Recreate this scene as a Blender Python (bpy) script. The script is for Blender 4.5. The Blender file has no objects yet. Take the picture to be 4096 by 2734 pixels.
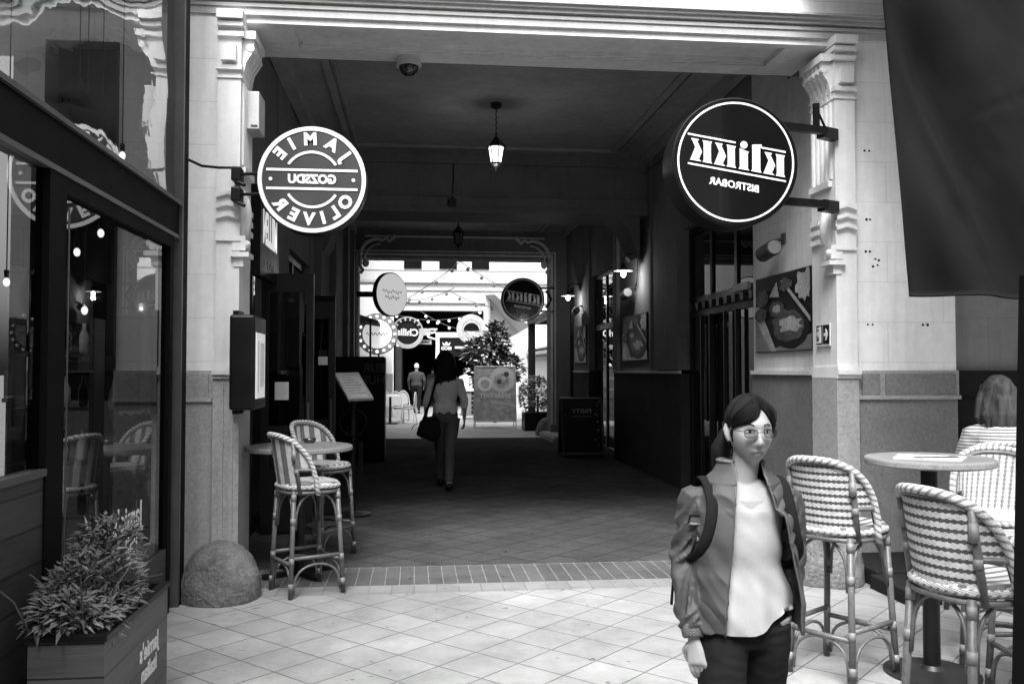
import bpy, bmesh, math, random
from mathutils import Vector, Matrix, noise
random.seed(7)
SC = bpy.context.scene
COL = SC.collection
R = math.radians
PI = math.pi
# ---------------------------------------------------------------- camera, sky, sun, exposure
cam_d = bpy.data.cameras.new('camera'); cam = bpy.data.objects.new('camera', cam_d); COL.objects.link(cam)
cam_d.sensor_width = 36.0; cam_d.lens = 36.0*900/1024; cam_d.clip_start = 0.05; cam_d.clip_end = 2000
cam.location = (0, 0, 1.56)
cam.rotation_euler = (R(90)+math.atan(28.5/900), 0, -math.atan(97/900))
SC.camera = cam
SUN_EL, SUN_AZ = R(55), R(196)          # azimuth measured clockwise from +Y
w = bpy.data.worlds.new('World'); SC.world = w; w.use_nodes = True
nt = w.node_tree; nt.nodes.clear()
sky = nt.nodes.new('ShaderNodeTexSky'); sky.sky_type = 'NISHITA'; sky.sun_disc = False
sky.sun_elevation = SUN_EL; sky.sun_rotation = SUN_AZ; sky.air_density = 1.0; sky.dust_density = 6.0
bw = nt.nodes.new('ShaderNodeRGBToBW'); bg = nt.nodes.new('ShaderNodeBackground'); wo = nt.nodes.new('ShaderNodeOutputWorld')
bg.inputs['Strength'].default_value = 0.15
nt.links.new(sky.outputs[0], bw.inputs[0]); nt.links.new(bw.outputs[0], bg.inputs[0]); nt.links.new(bg.outputs[0], wo.inputs[0])
sl = bpy.data.lights.new('sun', 'SUN'); sl.energy = 2.1; sl.angle = R(25); sl.color = (1, 1, 1)
so = bpy.data.objects.new('sun', sl); COL.objects.link(so)
sd = Vector((math.sin(SUN_AZ)*math.cos(SUN_EL), math.cos(SUN_AZ)*math.cos(SUN_EL), math.sin(SUN_EL)))
so.rotation_euler = sd.to_track_quat('Z', 'Y').to_euler(); so.location = (0, 0, 30)
SC.view_settings.view_transform = 'Standard'; SC.view_settings.look = 'None'
SC.view_settings.exposure = 1.5; SC.view_settings.gamma = 1
SC.render.engine = 'CYCLES'
SC.cycles.max_bounces = 8; SC.cycles.transparent_max_bounces = 12

# ---------------------------------------------------------------- material helpers
class NT:
    def __init__(s, name):
        s.m = bpy.data.materials.new(name); s.m.use_nodes = True; s.t = s.m.node_tree; s.t.nodes.clear()
        s.out = s.t.nodes.new('ShaderNodeOutputMaterial')
    def n(s, kind, **kw):
        nd = s.t.nodes.new('ShaderNode'+kind)
        for k, v in kw.items():
            if k.startswith('i_'): s.set(nd.inputs[k[2:].replace('_', ' ')], v)
            else: setattr(nd, k, v)
        return nd
    def set(s, inp, v):
        if hasattr(v, 'is_output') or isinstance(v, bpy.types.NodeSocket): s.t.links.new(v, inp)
        else: inp.default_value = v
    def math(s, op, a, b=0.0, c=None, clamp=False):
        nd = s.t.nodes.new('ShaderNodeMath'); nd.operation = op; nd.use_clamp = clamp
        s.set(nd.inputs[0], a); s.set(nd.inputs[1], b)
        if c is not None: s.set(nd.inputs[2], c)
        return nd.outputs[0]
    def mr(s, v, a, b, c, d):
        nd = s.t.nodes.new('ShaderNodeMapRange')
        for i, x in enumerate((v, a, b, c, d)): s.set(nd.inputs[i], x)
        return nd.outputs[0]
    def mix(s, f, a, b):
        # a*(1-f)+b*f on values
        return s.math('ADD', s.math('MULTIPLY', a, s.math('SUBTRACT', 1.0, f)), s.math('MULTIPLY', b, f))
    def co(s, kind='Object', scale=None):
        tc = s.t.nodes.new('ShaderNodeTexCoord'); o = tc.outputs[kind]
        if scale:
            mp = s.t.nodes.new('ShaderNodeMapping'); s.t.links.new(o, mp.inputs[0]); mp.inputs['Scale'].default_value = scale; o = mp.outputs[0]
        return o
    def noise(s, co, scale, detail=4, rough=.6):
        nd = s.t.nodes.new('ShaderNodeTexNoise'); s.t.links.new(co, nd.inputs['Vector'])
        nd.inputs['Scale'].default_value = scale; nd.inputs['Detail'].default_value = detail; nd.inputs['Roughness'].default_value = rough
        return nd.outputs[0]
    def sep(s, co):
        nd = s.t.nodes.new('ShaderNodeSeparateXYZ'); s.t.links.new(co, nd.inputs[0]); return nd.outputs
    def grey(s, v):
        nd = s.t.nodes.new('ShaderNodeCombineColor')
        for i in range(3): s.set(nd.inputs[i], v)
        return nd.outputs[0]
    def bump(s, h, strength=.3, dist=.01):
        nd = s.t.nodes.new('ShaderNodeBump'); nd.inputs['Strength'].default_value = strength; nd.inputs['Distance'].default_value = dist
        s.t.links.new(h, nd.inputs['Height']); return nd.outputs[0]
    def pbr(s, val, rough=.6, bump=None, metal=0.0, spec=.5, coat=0.0, sss=0.0, emit=None, estr=1.0):
        p = s.t.nodes.new('ShaderNodeBsdfPrincipled')
        s.set(p.inputs['Base Color'], s.grey(val)); s.set(p.inputs['Roughness'], rough); s.set(p.inputs['Metallic'], metal)
        s.set(p.inputs['Specular IOR Level'], spec); p.inputs['Coat Weight'].default_value = coat
        if sss: p.inputs['Subsurface Weight'].default_value = sss; p.inputs['Subsurface Radius'].default_value = (.012, .012, .012)
        if bump is not None: s.t.links.new(bump, p.inputs['Normal'])
        if emit is not None: s.set(p.inputs['Emission Color'], s.grey(emit)); p.inputs['Emission Strength'].default_value = estr
        s.t.links.new(p.outputs[0], s.out.inputs[0]); return p

def std(name, base, rough=.6, var=.2, scale=3.0, bump=.15, bscale=60, metal=0.0, spec=.5, coat=0.0, sss=0.0, dist=.004, fine=.1, aniso=None):
    g = NT(name); co = g.co('Object', aniso)
    a = g.noise(co, scale, 5); b = g.noise(co, bscale, 3)
    v = g.mr(a, .25, .75, base*(1-var), base*(1+var)); v = g.math('MULTIPLY', v, g.mr(b, .25, .75, 1-fine, 1+fine))
    r = g.mr(a, .2, .8, max(rough-.08, .02), min(rough+.1, 1))
    g.pbr(v, r, g.bump(b, bump, dist) if bump else None, metal, spec, coat, sss)
    return g.m

def emis(name, val, strength):
    g = NT(name); g.pbr(.8, .5, emit=val, estr=strength); return g.m

M = {}
def plaster(name, base, joint=True, bh=.325, bw_=.95, stain=.07):
    g = NT(name); uv = g.co('UV'); oc = g.co('Object')
    big = g.noise(oc, 1.3, 6, .65); mid = g.noise(oc, 9, 5, .6); fine = g.noise(oc, 130, 3)
    v = g.mr(big, .3, .7, base*(1-stain), base*(1+stain*.6)); v = g.math('MULTIPLY', v, g.mr(mid, .3, .7, .95, 1.04))
    v = g.math('MULTIPLY', v, g.mr(fine, .3, .7, .96, 1.03))
    # rain streaks running down the wall
    st = g.noise(g.co('Object', (6, 6, .5)), 3, 4, .6)
    v = g.math('MULTIPLY', v, g.mr(st, .42, .72, 1.0, .9))
    cr = g.noise(oc, 3.1, 8, .8); v = g.math('MULTIPLY', v, g.mr(g.math('ABSOLUTE', g.math('SUBTRACT', cr, .5)), 0.0, .006, .88, 1.0))
    h = g.math('ADD', g.math('MULTIPLY', fine, .25), g.math('MULTIPLY', mid, .4))
    if joint:
        br = g.n('TexBrick', offset=.5); g.t.links.new(uv, br.inputs['Vector'])
        for k, x in (('Scale', 1.0), ('Mortar Size', .0035), ('Mortar Smooth', .3), ('Brick Width', bw_), ('Row Height', bh)): br.inputs[k].default_value = x
        j = br.outputs['Fac']
        v = g.math('MULTIPLY', v, g.mr(j, 0, 1, 1, .82)); h = g.math('SUBTRACT', h, g.math('MULTIPLY', j, 1.5))
    g.pbr(v, .9, g.bump(h, .35, .004), spec=.05); return g.m
def granite(name, base, joint=0):
    g = NT(name); oc = g.co('Object'); uv = g.co('UV')
    a = g.noise(oc, 1.6, 5, .65); b = g.noise(oc, 38, 6, .75); c = g.noise(oc, 180, 2); d = g.noise(oc, 11, 4, .7)
    v = g.mr(a, .3, .7, base*.85, base*1.12); v = g.math('MULTIPLY', v, g.mr(b, .3, .7, .78, 1.2)); v = g.math('MULTIPLY', v, g.mr(c, .3, .7, .85, 1.15))
    v = g.math('MULTIPLY', v, g.mr(d, .62, .75, 1.0, .7))
    g.pbr(v, .85, g.bump(g.math('ADD', b, g.math('MULTIPLY', c, .5)), .5, .006), spec=.06); return g.m
def tile_floor(name, base, grout, side, ang, mortar=.006, bw_=None, off=0.0, rough=.6, loc=(0, 0), dirty=.25, spec=.15):
    g = NT(name); oc = g.co('Object')
    mp = g.n('Mapping'); g.t.links.new(oc, mp.inputs[0]); mp.inputs['Rotation'].default_value = (0, 0, ang); mp.inputs['Location'].default_value = (loc[0], loc[1], 0)
    br = g.n('TexBrick', offset=off); g.t.links.new(mp.outputs[0], br.inputs['Vector'])
    for k, x in (('Scale', 1.0), ('Mortar Size', mortar), ('Mortar Smooth', .4), ('Brick Width', bw_ or side), ('Row Height', side), ('Bias', 0.0)): br.inputs[k].default_value = x
    br.inputs['Color1'].default_value = (.88, .88, .88, 1); br.inputs['Color2'].default_value = (1.05, 1.05, 1.05, 1)
    a = g.noise(oc, .9, 6, .7); b = g.noise(oc, 30, 5, .7); c = g.noise(oc, 160, 3); d = g.noise(oc, 5, 5, .7)
    tile = g.n('RGBToBW'); g.t.links.new(br.outputs['Color'], tile.inputs[0])
    v = g.math('MULTIPLY', tile.outputs[0], g.mr(a, .3, .7, base*(1-dirty), base*(1+dirty*.5)))
    v = g.math('MULTIPLY', v, g.mr(b, .3, .7, .86, 1.1)); v = g.math('MULTIPLY', v, g.mr(d, .35, .7, .9, 1.06))
    sp = g.noise(oc, 11, 2, .5); v = g.math('MULTIPLY', v, g.mr(sp, .71, .725, 1.0, .5)); st = g.noise(oc, 2.3, 7, .75); v = g.math('MULTIPLY', v, g.mr(st, .5, .72, 1.0, .78))
    gv = g.math('MULTIPLY', g.mr(d, .3, .7, grout*.7, grout*1.4), 1.0)
    v = g.mix(br.outputs['Fac'], v, gv)
    h = g.math('SUBTRACT', g.math('ADD', g.math('MULTIPLY', b, .35), g.math('MULTIPLY', c, .15)), br.outputs['Fac'])
    g.pbr(v, g.mr(b, .3, .7, rough-.12, rough+.15), g.bump(h, .5, .005), spec=spec); return g.m
def planks(name, base, ph=.14, axis='UV', rough=.5):
    g = NT(name); uv = g.co('UV'); s = g.sep(uv)
    row = g.math('FLOOR', g.math('DIVIDE', s[1], ph)); fr = g.math('FRACT', g.math('DIVIDE', s[1], ph))
    gap = g.math('MAXIMUM', g.math('LESS_THAN', fr, .035), g.math('GREATER_THAN', fr, .975))
    cb = g.n('CombineXYZ'); g.set(cb.inputs[0], g.math('MULTIPLY', s[0], 1.2)); g.set(cb.inputs[1], g.math('MULTIPLY', s[1], 24)); g.set(cb.inputs[2], g.math('MULTIPLY', row, 7.3))
    gr = g.noise(cb.outputs[0], 2.2, 6, .65)
    wn = g.n('TexWhiteNoise', noise_dimensions='1D'); g.set(wn.inputs['W'], row)
    v = g.math('MULTIPLY', g.mr(gr, .25, .75, base*.6, base*1.45), g.mr(wn.outputs[0], 0, 1, .8, 1.2))
    v = g.math('MULTIPLY', v, g.mr(gap, 0, 1, 1, .2))
    g.pbr(v, rough, g.bump(g.math('SUBTRACT', gr, gap), .4, .004)); return g.m
def glass(name, tint=.9, extra=0.0, wav=0.0, rough=0.01, k=1.7):
    g = NT(name); tr = g.n('BsdfTransparent'); tr.inputs[0].default_value = (tint, tint, tint, 1)
    gl = g.n('BsdfGlossy'); gl.inputs['Roughness'].default_value = rough
    fr = g.n('Fresnel'); fr.inputs['IOR'].default_value = 1.5
    f = g.math('ADD', g.math('MULTIPLY', fr.outputs[0], k), extra, clamp=True)
    if wav:
        nz = g.noise(g.co('Object', (1, 1.0, 1.6)), 1.7, 3, .5); b = g.bump(nz, wav, .12)
        g.t.links.new(b, gl.inputs['Normal'])
    mx = g.n('MixShader'); g.set(mx.inputs[0], f); g.t.links.new(tr.outputs[0], mx.inputs[1]); g.t.links.new(gl.outputs[0], mx.inputs[2])
    g.t.links.new(mx.outputs[0], g.out.inputs[0]); return g.m
def striped(name, a, b, period, duty=.5, axis=0, tooth=0.0, rough=.6, ribs=0.0, slant=0.0, obj=False):
    """woven cane / cloth: bands of a on b along uv axis, toothed edges"""
    g = NT(name); s = g.sep(g.co('Object' if obj else 'UV')); u, v = (s[0], s[1]) if axis == 0 else (s[1], s[0])
    if obj: u, v = s[2], s[0]
    if slant: u = g.math('ADD', u, g.math('MULTIPLY', v, slant))
    sq = g.math('GREATER_THAN', g.math('FRACT', g.math('DIVIDE', v, .024)), .5)
    f = g.math('FRACT', g.math('DIVIDE', g.math('ADD', u, g.math('MULTIPLY', sq, 0.0)), period))
    lo = g.math('SUBTRACT', (1-duty)/2, g.math('MULTIPLY', sq, tooth)); hi = g.math('ADD', 1-(1-duty)/2, g.math('MULTIPLY', sq, tooth))
    m = g.math('MULTIPLY', g.math('GREATER_THAN', f, lo), g.math('LESS_THAN', f, hi))
    nz = g.math('MULTIPLY', g.math('ADD', g.noise(g.co('Object'), 25, 4), g.noise(g.co('Object'), 140, 3, .7)), .5)
    val = g.math('MULTIPLY', g.mix(m, b, a), g.mr(nz, .38, .62, .7, 1.15))
    # weave relief
    wv = g.math('MULTIPLY', g.math('SINE', g.math('MULTIPLY', u, 2*PI/.008)), g.math('SINE', g.math('MULTIPLY', v, 2*PI/.012)))
    if ribs: val = g.math('MULTIPLY', val, g.mr(wv, -1, 1, 1-ribs, 1+ribs*.3))
    g.pbr(val, rough, g.bump(g.math('ADD', wv, g.math('MULTIPLY', m, 1.2)), .5, .003), spec=.4); return g.m

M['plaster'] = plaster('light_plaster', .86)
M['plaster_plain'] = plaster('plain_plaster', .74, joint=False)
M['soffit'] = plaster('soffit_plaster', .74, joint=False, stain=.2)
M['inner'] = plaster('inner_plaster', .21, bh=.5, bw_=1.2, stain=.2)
M['reveal'] = plaster('reveal_plaster_lit', .66, bh=.5, bw_=1.2, stain=.2)  # paler copy of the inner plaster: street light put into the colour
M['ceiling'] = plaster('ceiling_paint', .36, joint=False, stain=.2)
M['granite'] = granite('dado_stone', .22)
M['granite_passage_dim'] = granite('passage_dado_stone_dimmed', .05)  # darker copy of the dado stone: passage dimness put into the colour
M['granite_light'] = granite('pale_dado_stone', .37)
M['granite_dark_and_shaded'] = granite('dark_stone_and_shaded_dado', .018)  # dark stone; also carries the awning's shade on the right set-back dado
M['granite_mid'] = granite('left_dado_stone', .33)
def rough_stone(name, base):
    g = NT(name); oc = g.co('Object'); a = g.noise(oc, 4, 8, .75); b = g.noise(oc, 26, 8, .8); c = g.noise(oc, 110, 4, .7); vo = g.n('TexVoronoi'); g.t.links.new(oc, vo.inputs['Vector']); vo.inputs['Scale'].default_value = 38
    v = g.math('MULTIPLY', g.mr(a, .35, .65, base*.6, base*1.5), g.mr(b, .3, .7, .6, 1.35)); v = g.math('MULTIPLY', v, g.mr(c, .3, .7, .8, 1.2))
    h = g.math('ADD', g.math('ADD', b, g.math('MULTIPLY', a, .6)), g.math('MULTIPLY', vo.outputs[0], .5)); g.pbr(v, .85, g.bump(h, 1.0, .02), spec=.2); return g.m
M['stone'] = rough_stone('bollard_stone', .17)
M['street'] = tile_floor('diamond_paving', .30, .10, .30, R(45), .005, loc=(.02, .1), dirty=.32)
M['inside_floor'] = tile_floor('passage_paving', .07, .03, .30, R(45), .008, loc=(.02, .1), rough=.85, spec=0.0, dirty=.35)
M['band_dark'] = tile_floor('dark_brick_band', .105, .2, .66, 0, .004, bw_=.107, loc=(0, .0), dirty=.3, rough=.85, spec=0.0)
M['band_light'] = tile_floor('light_brick_band', .24, .14, .28, 0, .004, bw_=.16, dirty=.2)
M['court'] = tile_floor('courtyard_paving', .36, .2, .30, R(45), .006)
M['ground'] = std('ground_earth', .2, .9)
M['black'] = std('black_paint', .006, .4, .3, 4, .05, 80, spec=.25)
M['black_matte'] = std('black_matte', .006, .8, .3, 4, .1, 80, spec=.05)
M['iron'] = std('dark_iron', .02, .45, .4, 10, .2, 120, metal=.3)
M['white'] = std('white_paint', .75, .5, .06, 4, .05)
M['letter'] = std('pale_lettering', .62, .5, .05, 4, .0)
M['sign_dark'] = std('dark_sign_face', .028, .38, .15, 3, .0)
M['sign_gloss'] = std('gloss_black_sign_face', .006, .12, .2, 2, .0, coat=.5)
M['grey_box'] = std('grey_enamel', .5, .5, .1, 5, .05)
M['chrome'] = std('steel', .4, .3, .1, 6, .05, metal=.9)
M['alu'] = std('aluminium', .55, .4, .1, 6, .05, metal=.5)
M['cane'] = std('rattan_cane', .10, .38, .35, 30, .3, 200, fine=.3)
M['cane_light'] = std('pale_rattan_binding', .17, .45, .25, 40, .4, 200)
M['cane_dark'] = std('dark_rattan', .1, .4, .35, 30, .3, 200, fine=.3)
M['weave_rows'] = striped('woven_back_rows', .56, .06, .036, .50, axis=1, tooth=.085, ribs=.12)
M['weave_wide'] = striped('woven_back_wide_stripes', .62, .16, .098, .5, axis=0, ribs=.35)
M['weave_diag'] = striped('woven_back_fine_stripes', .5, .2, .034, .55, axis=0, tooth=.1, ribs=.25, slant=.12)
M['wrap'] = striped('woven_hoop_wrap', .58, .22, .034, .62, axis=0, slant=.7)
M['seat_stripe'] = striped('woven_seat_stripes', .56, .15, .062, .58, axis=0, ribs=.2)
M['seat_grid'] = striped('woven_seat_rows', .5, .3, .02, .7, axis=1, tooth=.1, ribs=.2)
M['table'] = std('table_laminate', .2, .3, .12, 6, .05, 90, coat=.2)
M['glass'] = glass('clear_glass', .42, .02, k=1.15)
M['glass_clear'] = glass('thin_clear_glass', .96, .0)
M['glass_wavy'] = glass('wavy_glass', .7, .12, wav=.05, rough=.03)
M['glass_dark'] = glass('dark_glass', .35, .03)
M['frame'] = std('dark_metal_frame', .005, .6, .2, 3, .05, spec=.05)
M['frame_grey'] = std('grey_metal_trim', .06, .4, .2, 3, .05)
M['wood_dark'] = planks('dark_wood_planks', .028, .15)
M['wood_planter'] = planks('planter_wood', .055, .13)
M['soil'] = std('soil', .02, .9, .4, 20, .6, 40)
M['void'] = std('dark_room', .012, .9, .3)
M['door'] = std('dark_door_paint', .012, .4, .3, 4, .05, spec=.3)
M['skin'] = std('skin', .27, .55, .08, 18, .12, 420, sss=.1, fine=.06, spec=.3)
M['lip'] = std('lips', .13, .6, .05, 12, .0, spec=.15)
M['cornice'] = plaster('cornice_plaster', .5, joint=False)
M['skin_dark'] = std('skin_shade', .3, .5, .05, 12, .05, 200)
M['hair_black'] = std('black_hair', .007, .42, .5, 8, .6, 220, aniso=(6, 6, .6), spec=.12)
M['hair_white'] = std('white_hair', .7, .6, .2, 30, .4, 150)
M['hair_blonde'] = std('blonde_streaked_hair', .042, .6, .95, 4, .5, 160, aniso=(5, 5, .5), fine=.3, spec=.06)
M['jacket'] = std('satin_jacket', .052, .55, .2, 9, .3, 420, spec=.3, fine=.15)
M['rib'] = striped('ribbed_knit', .12, .08, .006, .5, axis=0)
M['blouse'] = std('white_blouse', .29, .7, .08, 9, .2, 380, spec=.2)
M['black_cloth'] = std('black_cloth', .010, .9, .3, 8, .2, 300, spec=.1)
M['grey_cloth'] = std('grey_knit', .6, .85, .15, 8, .3, 300)
M['jeans'] = std('faded_jeans', .07, .8, .35, 3, .3, 300)
M['dark_cloth'] = std('dark_jacket_cloth', .03, .8, .3, 8, .3, 200)
M['stripe_shirt'] = striped('striped_jersey', .42, .12, .020, .55, obj=True)
M['canvas'] = std('dark_canvas', .010, .9, .25, 1.5, .25, 260, spec=.05)
M['leaf'] = std('leaf_green', .085, .5, .5, 2.5, .1, 40)
M['leaf_dark'] = std('dark_leaf', .05, .5, .6, 3, .1, 40)
M['flower'] = std('pale_flower', .6, .6, .2, 5, .0)
M['stem'] = std('stem', .06, .7)
M['bulb'] = emis('lit_bulb', 1.0, 14.0)
M['bulb_dim'] = emis('weak_bulb', 1.0, 1.0)
M['page_bright'] = emis('glowing_sign_panel', .8, .22)
M['sign_white'] = std('courtyard_sign_white', .3, .5, .15, 9, .0)
M['bulb_soft'] = emis('glowing_globe', 1.0, .8)
M['lamp_glass'] = emis('lit_lantern_glass', 1.0, 1.6)
M['dim_glass'] = std('unlit_lantern_glass', .12, .3, .2)
M['page'] = emis('backlit_page', .6, .16)
M['bright_wall'] = plaster('courtyard_white_wall', .52, joint=False, stain=.06)
M['grey_wall'] = plaster('courtyard_grey_wall', .42, joint=False)
M['lens'] = std('dark_dome', .02, .1, .2, coat=.6)
M['paper'] = std('paper', .6, .7, .05)
M['photo_dark'] = std('print_dark', .012, .5, .6, 6, 0, spec=.12)
M['photo_mid'] = std('print_mid', .07, .5, .7, 9, 0, 30, fine=.6, spec=.12)
M['photo_light'] = std('print_light', .33, .5, .35, 7, 0, 30, fine=.3)
M['board_mid'] = std('board_print_mid', .40, .5, .5, 6, 0, 30, fine=.4)
M['board_light'] = std('board_print_light', .6, .5, .15, 6, 0)
M['photo_wood'] = planks('print_board', .16, .05, rough=.35)

# ---------------------------------------------------------------- mesh builder
V = Vector
def fl(p): return V(p)
class MB:
    def __init__(s): s.v = []; s.f = []; s.uv = {}      # uv: vertex index -> (u,v)
    def add(s, vs, fs, uvs=None):
        b = len(s.v); s.v += [V(p) for p in vs]; s.f += [tuple(i+b for i in f) for f in fs]
        if uvs:
            for i, q in enumerate(uvs): s.uv[b+i] = q
        return s
    def box(s, a, b, bev=0.0):
        x0, y0, z0 = [min(a[i], b[i]) for i in range(3)]; x1, y1, z1 = [max(a[i], b[i]) for i in range(3)]
        if bev <= 0:
            vs = [(x, y, z) for x in (x0, x1) for y in (y0, y1) for z in (z0, z1)]
            return s.add(vs, [(0, 1, 3, 2), (4, 6, 7, 5), (0, 4, 5, 1), (2, 3, 7, 6), (0, 2, 6, 4), (1, 5, 7, 3)])
        bm = bmesh.new(); bmesh.ops.create_cube(bm, size=1)
        for v in bm.verts: v.co = V(((x0+x1)/2+v.co.x*(x1-x0), (y0+y1)/2+v.co.y*(y1-y0), (z0+z1)/2+v.co.z*(z1-z0)))
        bmesh.ops.bevel(bm, geom=list(bm.edges), offset=bev, segments=2, affect='EDGES', profile=.5)
        bm.verts.index_update(); s.add([v.co.copy() for v in bm.verts], [[v.index for v in f.verts] for f in bm.faces]); bm.free(); return s
    def obox(s, c, ax, ay, az, h):    # oriented box, half sizes h along axes
        c = V(c); ax, ay, az = V(ax).normalized(), V(ay).normalized(), V(az).normalized()
        vs = [c+ax*h[0]*i+ay*h[1]*j+az*h[2]*k for i in (-1, 1) for j in (-1, 1) for k in (-1, 1)]
        return s.add(vs, [(0, 1, 3, 2), (4, 6, 7, 5), (0, 4, 5, 1), (2, 3, 7, 6), (0, 2, 6, 4), (1, 5, 7, 3)])
    def tube(s, pts, r, n=8, cap=True, side=None, flat=1.0, closed=False):
        pts = [V(p) for p in pts]; m = len(pts)
        rs = r if isinstance(r, (list, tuple)) else [r]*m
        T = []
        for i in range(m):
            if closed: t = pts[(i+1) % m]-pts[i-1]
            else: t = pts[min(i+1, m-1)]-pts[max(i-1, 0)]
            T.append(t.normalized() if t.length > 1e-9 else V((0, 0, 1)))
        a = V(side) if side else (V((1, 0, 0)) if abs(T[0].x) < .8 else V((0, 1, 0)))
        vs = []; uv = []; L = 0
        for i in range(m):
            a = (a-T[i]*a.dot(T[i]));
            a = a.normalized() if a.length > 1e-6 else V((0, 1, 0))
            b = T[i].cross(a)
            if i: L += (pts[i]-pts[i-1]).length
            rr = rs[i]; rx, ry = rr if isinstance(rr, (list, tuple)) else (rr, rr*flat)
            for k in range(n):
                th = 2*PI*k/n; vs.append(pts[i]+a*math.cos(th)*rx+b*math.sin(th)*ry); uv.append((L, rx*th))
        fs = []
        for i in range(m if closed else m-1):
            for k in range(n):
                i2 = (i+1) % m; fs.append((i*n+k, i*n+(k+1) % n, i2*n+(k+1) % n, i2*n+k))
        if cap and not closed: fs.append(tuple(reversed(range(n)))); fs.append(tuple((m-1)*n+k for k in range(n)))
        return s.add(vs, fs, uv)
    def lathe(s, prof, c=(0, 0, 0), n=24, axis=(0, 0, 1), cap=True):
        ax = V(axis).normalized(); a = ax.orthogonal().normalized(); b = ax.cross(a); c = V(c); vs = []
        for (r, h) in prof:
            for k in range(n): th = 2*PI*k/n; vs.append(c+ax*h+a*math.cos(th)*r+b*math.sin(th)*r)
        m = len(prof); fs = [(i*n+k, i*n+(k+1) % n, (i+1)*n+(k+1) % n, (i+1)*n+k) for i in range(m-1) for k in range(n)]
        if cap: fs.append(tuple(reversed(range(n)))); fs.append(tuple((m-1)*n+k for k in range(n)))
        return s.add(vs, fs)
    def ball(s, c, r, n=16, m=10, fn=None):
        r = r if isinstance(r, (list, tuple)) else (r, r, r); c = V(c)
        vs = [c+V((0, 0, -r[2]))]; fs = []
        for j in range(1, m):
            ph = -PI/2+PI*j/m
            for k in range(n):
                th = 2*PI*k/n; vs.append(c+V((r[0]*math.cos(ph)*math.cos(th), r[1]*math.cos(ph)*math.sin(th), r[2]*math.sin(ph))))
        vs.append(c+V((0, 0, r[2])))
        if fn: vs = [fn(p) for p in vs]
        for k in range(n): fs.append((0, 1+(k+1) % n, 1+k))
        for j in range(m-2):
            for k in range(n):
                a = 1+j*n; fs.append((a+k, a+(k+1) % n, a+n+(k+1) % n, a+n+k))
        a = 1+(m-2)*n
        for k in range(n): fs.append((a+k, a+(k+1) % n, len(vs)-1))
        return s.add(vs, fs)
    def grid(s, fn, nu, nv, uv=None, thick=0.0, closeu=False):
        P = [[V(fn(i/nu, j/nv)) for j in range(nv+1)] for i in range(nu+1)]
        vs = [p for row in P for p in row]; uvs = [(uv(i/nu, j/nv) if uv else (i/nu, j/nv)) for i in range(nu+1) for j in range(nv+1)]
        q = nv+1; fs = [(i*q+j, (i+1)*q+j, (i+1)*q+j+1, i*q+j+1) for i in range(nu) for j in range(nv)]
        if thick:
            nm = []
            for i in range(nu+1):
                for j in range(nv+1):
                    du = P[min(i+1, nu)][j]-P[max(i-1, 0)][j]; dv = P[i][min(j+1, nv)]-P[i][max(j-1, 0)]
                    c = du.cross(dv); nm.append(c.normalized() if c.length > 1e-12 else V((0, 0, 1)))
            N = len(vs); vs2 = [vs[k]-nm[k]*thick for k in range(N)]; vs = vs+vs2; uvs = uvs+uvs
            fs = fs+[tuple(N+i for i in reversed(f)) for f in fs]
            e = [i*q for i in range(nu+1)]; e2 = [i*q+nv for i in range(nu+1)]; e3 = list(range(q)); e4 = [nu*q+j for j in range(q)]
            for E, rv in ((e, 0), (e2, 1), (e3, 1), (e4, 0)):
                for a, b in zip(E, E[1:]): fs.append((a, a+N, b+N, b) if rv else (a, b, b+N, a+N))
        return s.add(vs, fs, uvs)
    def prism(s, poly, o, ux, uy, t):      # 2D polygon extruded by t along ux x uy
        o, ux, uy = V(o), V(ux), V(uy); n = ux.cross(uy).normalized()*t; k = len(poly)
        vs = [o+ux*x+uy*y for x, y in poly]; vs += [p+n for p in vs]
        fs = [tuple(reversed(range(k))), tuple(range(k, 2*k))]+[(i, (i+1) % k, (i+1) % k+k, i+k) for i in range(k)]
        return s.add(vs, fs)
    def disc(s, c, r, n_axis, t=.004, n=40, r0=0.0):   # thin disc or ring, front face at c + axis*t
        if r0 <= 0: return s.lathe([(r, 0), (r, t)], c, n, n_axis)
        return s.lathe([(r0, 0), (r, 0), (r, t), (r0, t), (r0, 0)], c, n, n_axis, cap=False)
    def arc(s, c, r, a0, a1, ux, uy, wd, t, n=24):    # flat arc band
        c, ux, uy = V(c), V(ux), V(uy); nn = ux.cross(uy).normalized()
        for i in range(n):
            p = []
            for a in (a0+(a1-a0)*i/n, a0+(a1-a0)*(i+1)/n):
                d = ux*math.sin(a)+uy*math.cos(a); p += [c+d*(r-wd/2), c+d*(r+wd/2)]
            q = [x+nn*t for x in p]
            s.add(p+q, [(0, 1, 3, 2), (4, 6, 7, 5), (0, 4, 5, 1), (2, 3, 7, 6)])
        return s
    def text(s, body, o, ux, uy, size=.1, ext=.001, off=0.0, ax='CENTER', rot=0.0, sx=1.0):
        cu = bpy.data.curves.new('t', 'FONT'); cu.body = body; cu.size = size; cu.extrude = ext; cu.offset = off; cu.align_x = ax; cu.align_y = 'CENTER'; cu.resolution_u = 3
        ob = bpy.data.objects.new('t', cu); COL.objects.link(ob); bpy.context.view_layer.update()
        me = ob.evaluated_get(bpy.context.evaluated_depsgraph_get()).to_mesh()
        o, ux, uy = V(o), V(ux).normalized(), V(uy).normalized(); n = ux.cross(uy)
        c, si = math.cos(rot), math.sin(rot)
        vs = [o+ux*((v.co.x*sx)*c-v.co.y*si)+uy*((v.co.x*sx)*si+v.co.y*c)+n*v.co.z for v in me.vertices]; fs = [tuple(p.vertices) for p in me.polygons]
        s.add(vs, fs); ob.to_mesh_clear(); bpy.data.objects.remove(ob); bpy.data.curves.remove(cu); return s
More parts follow.
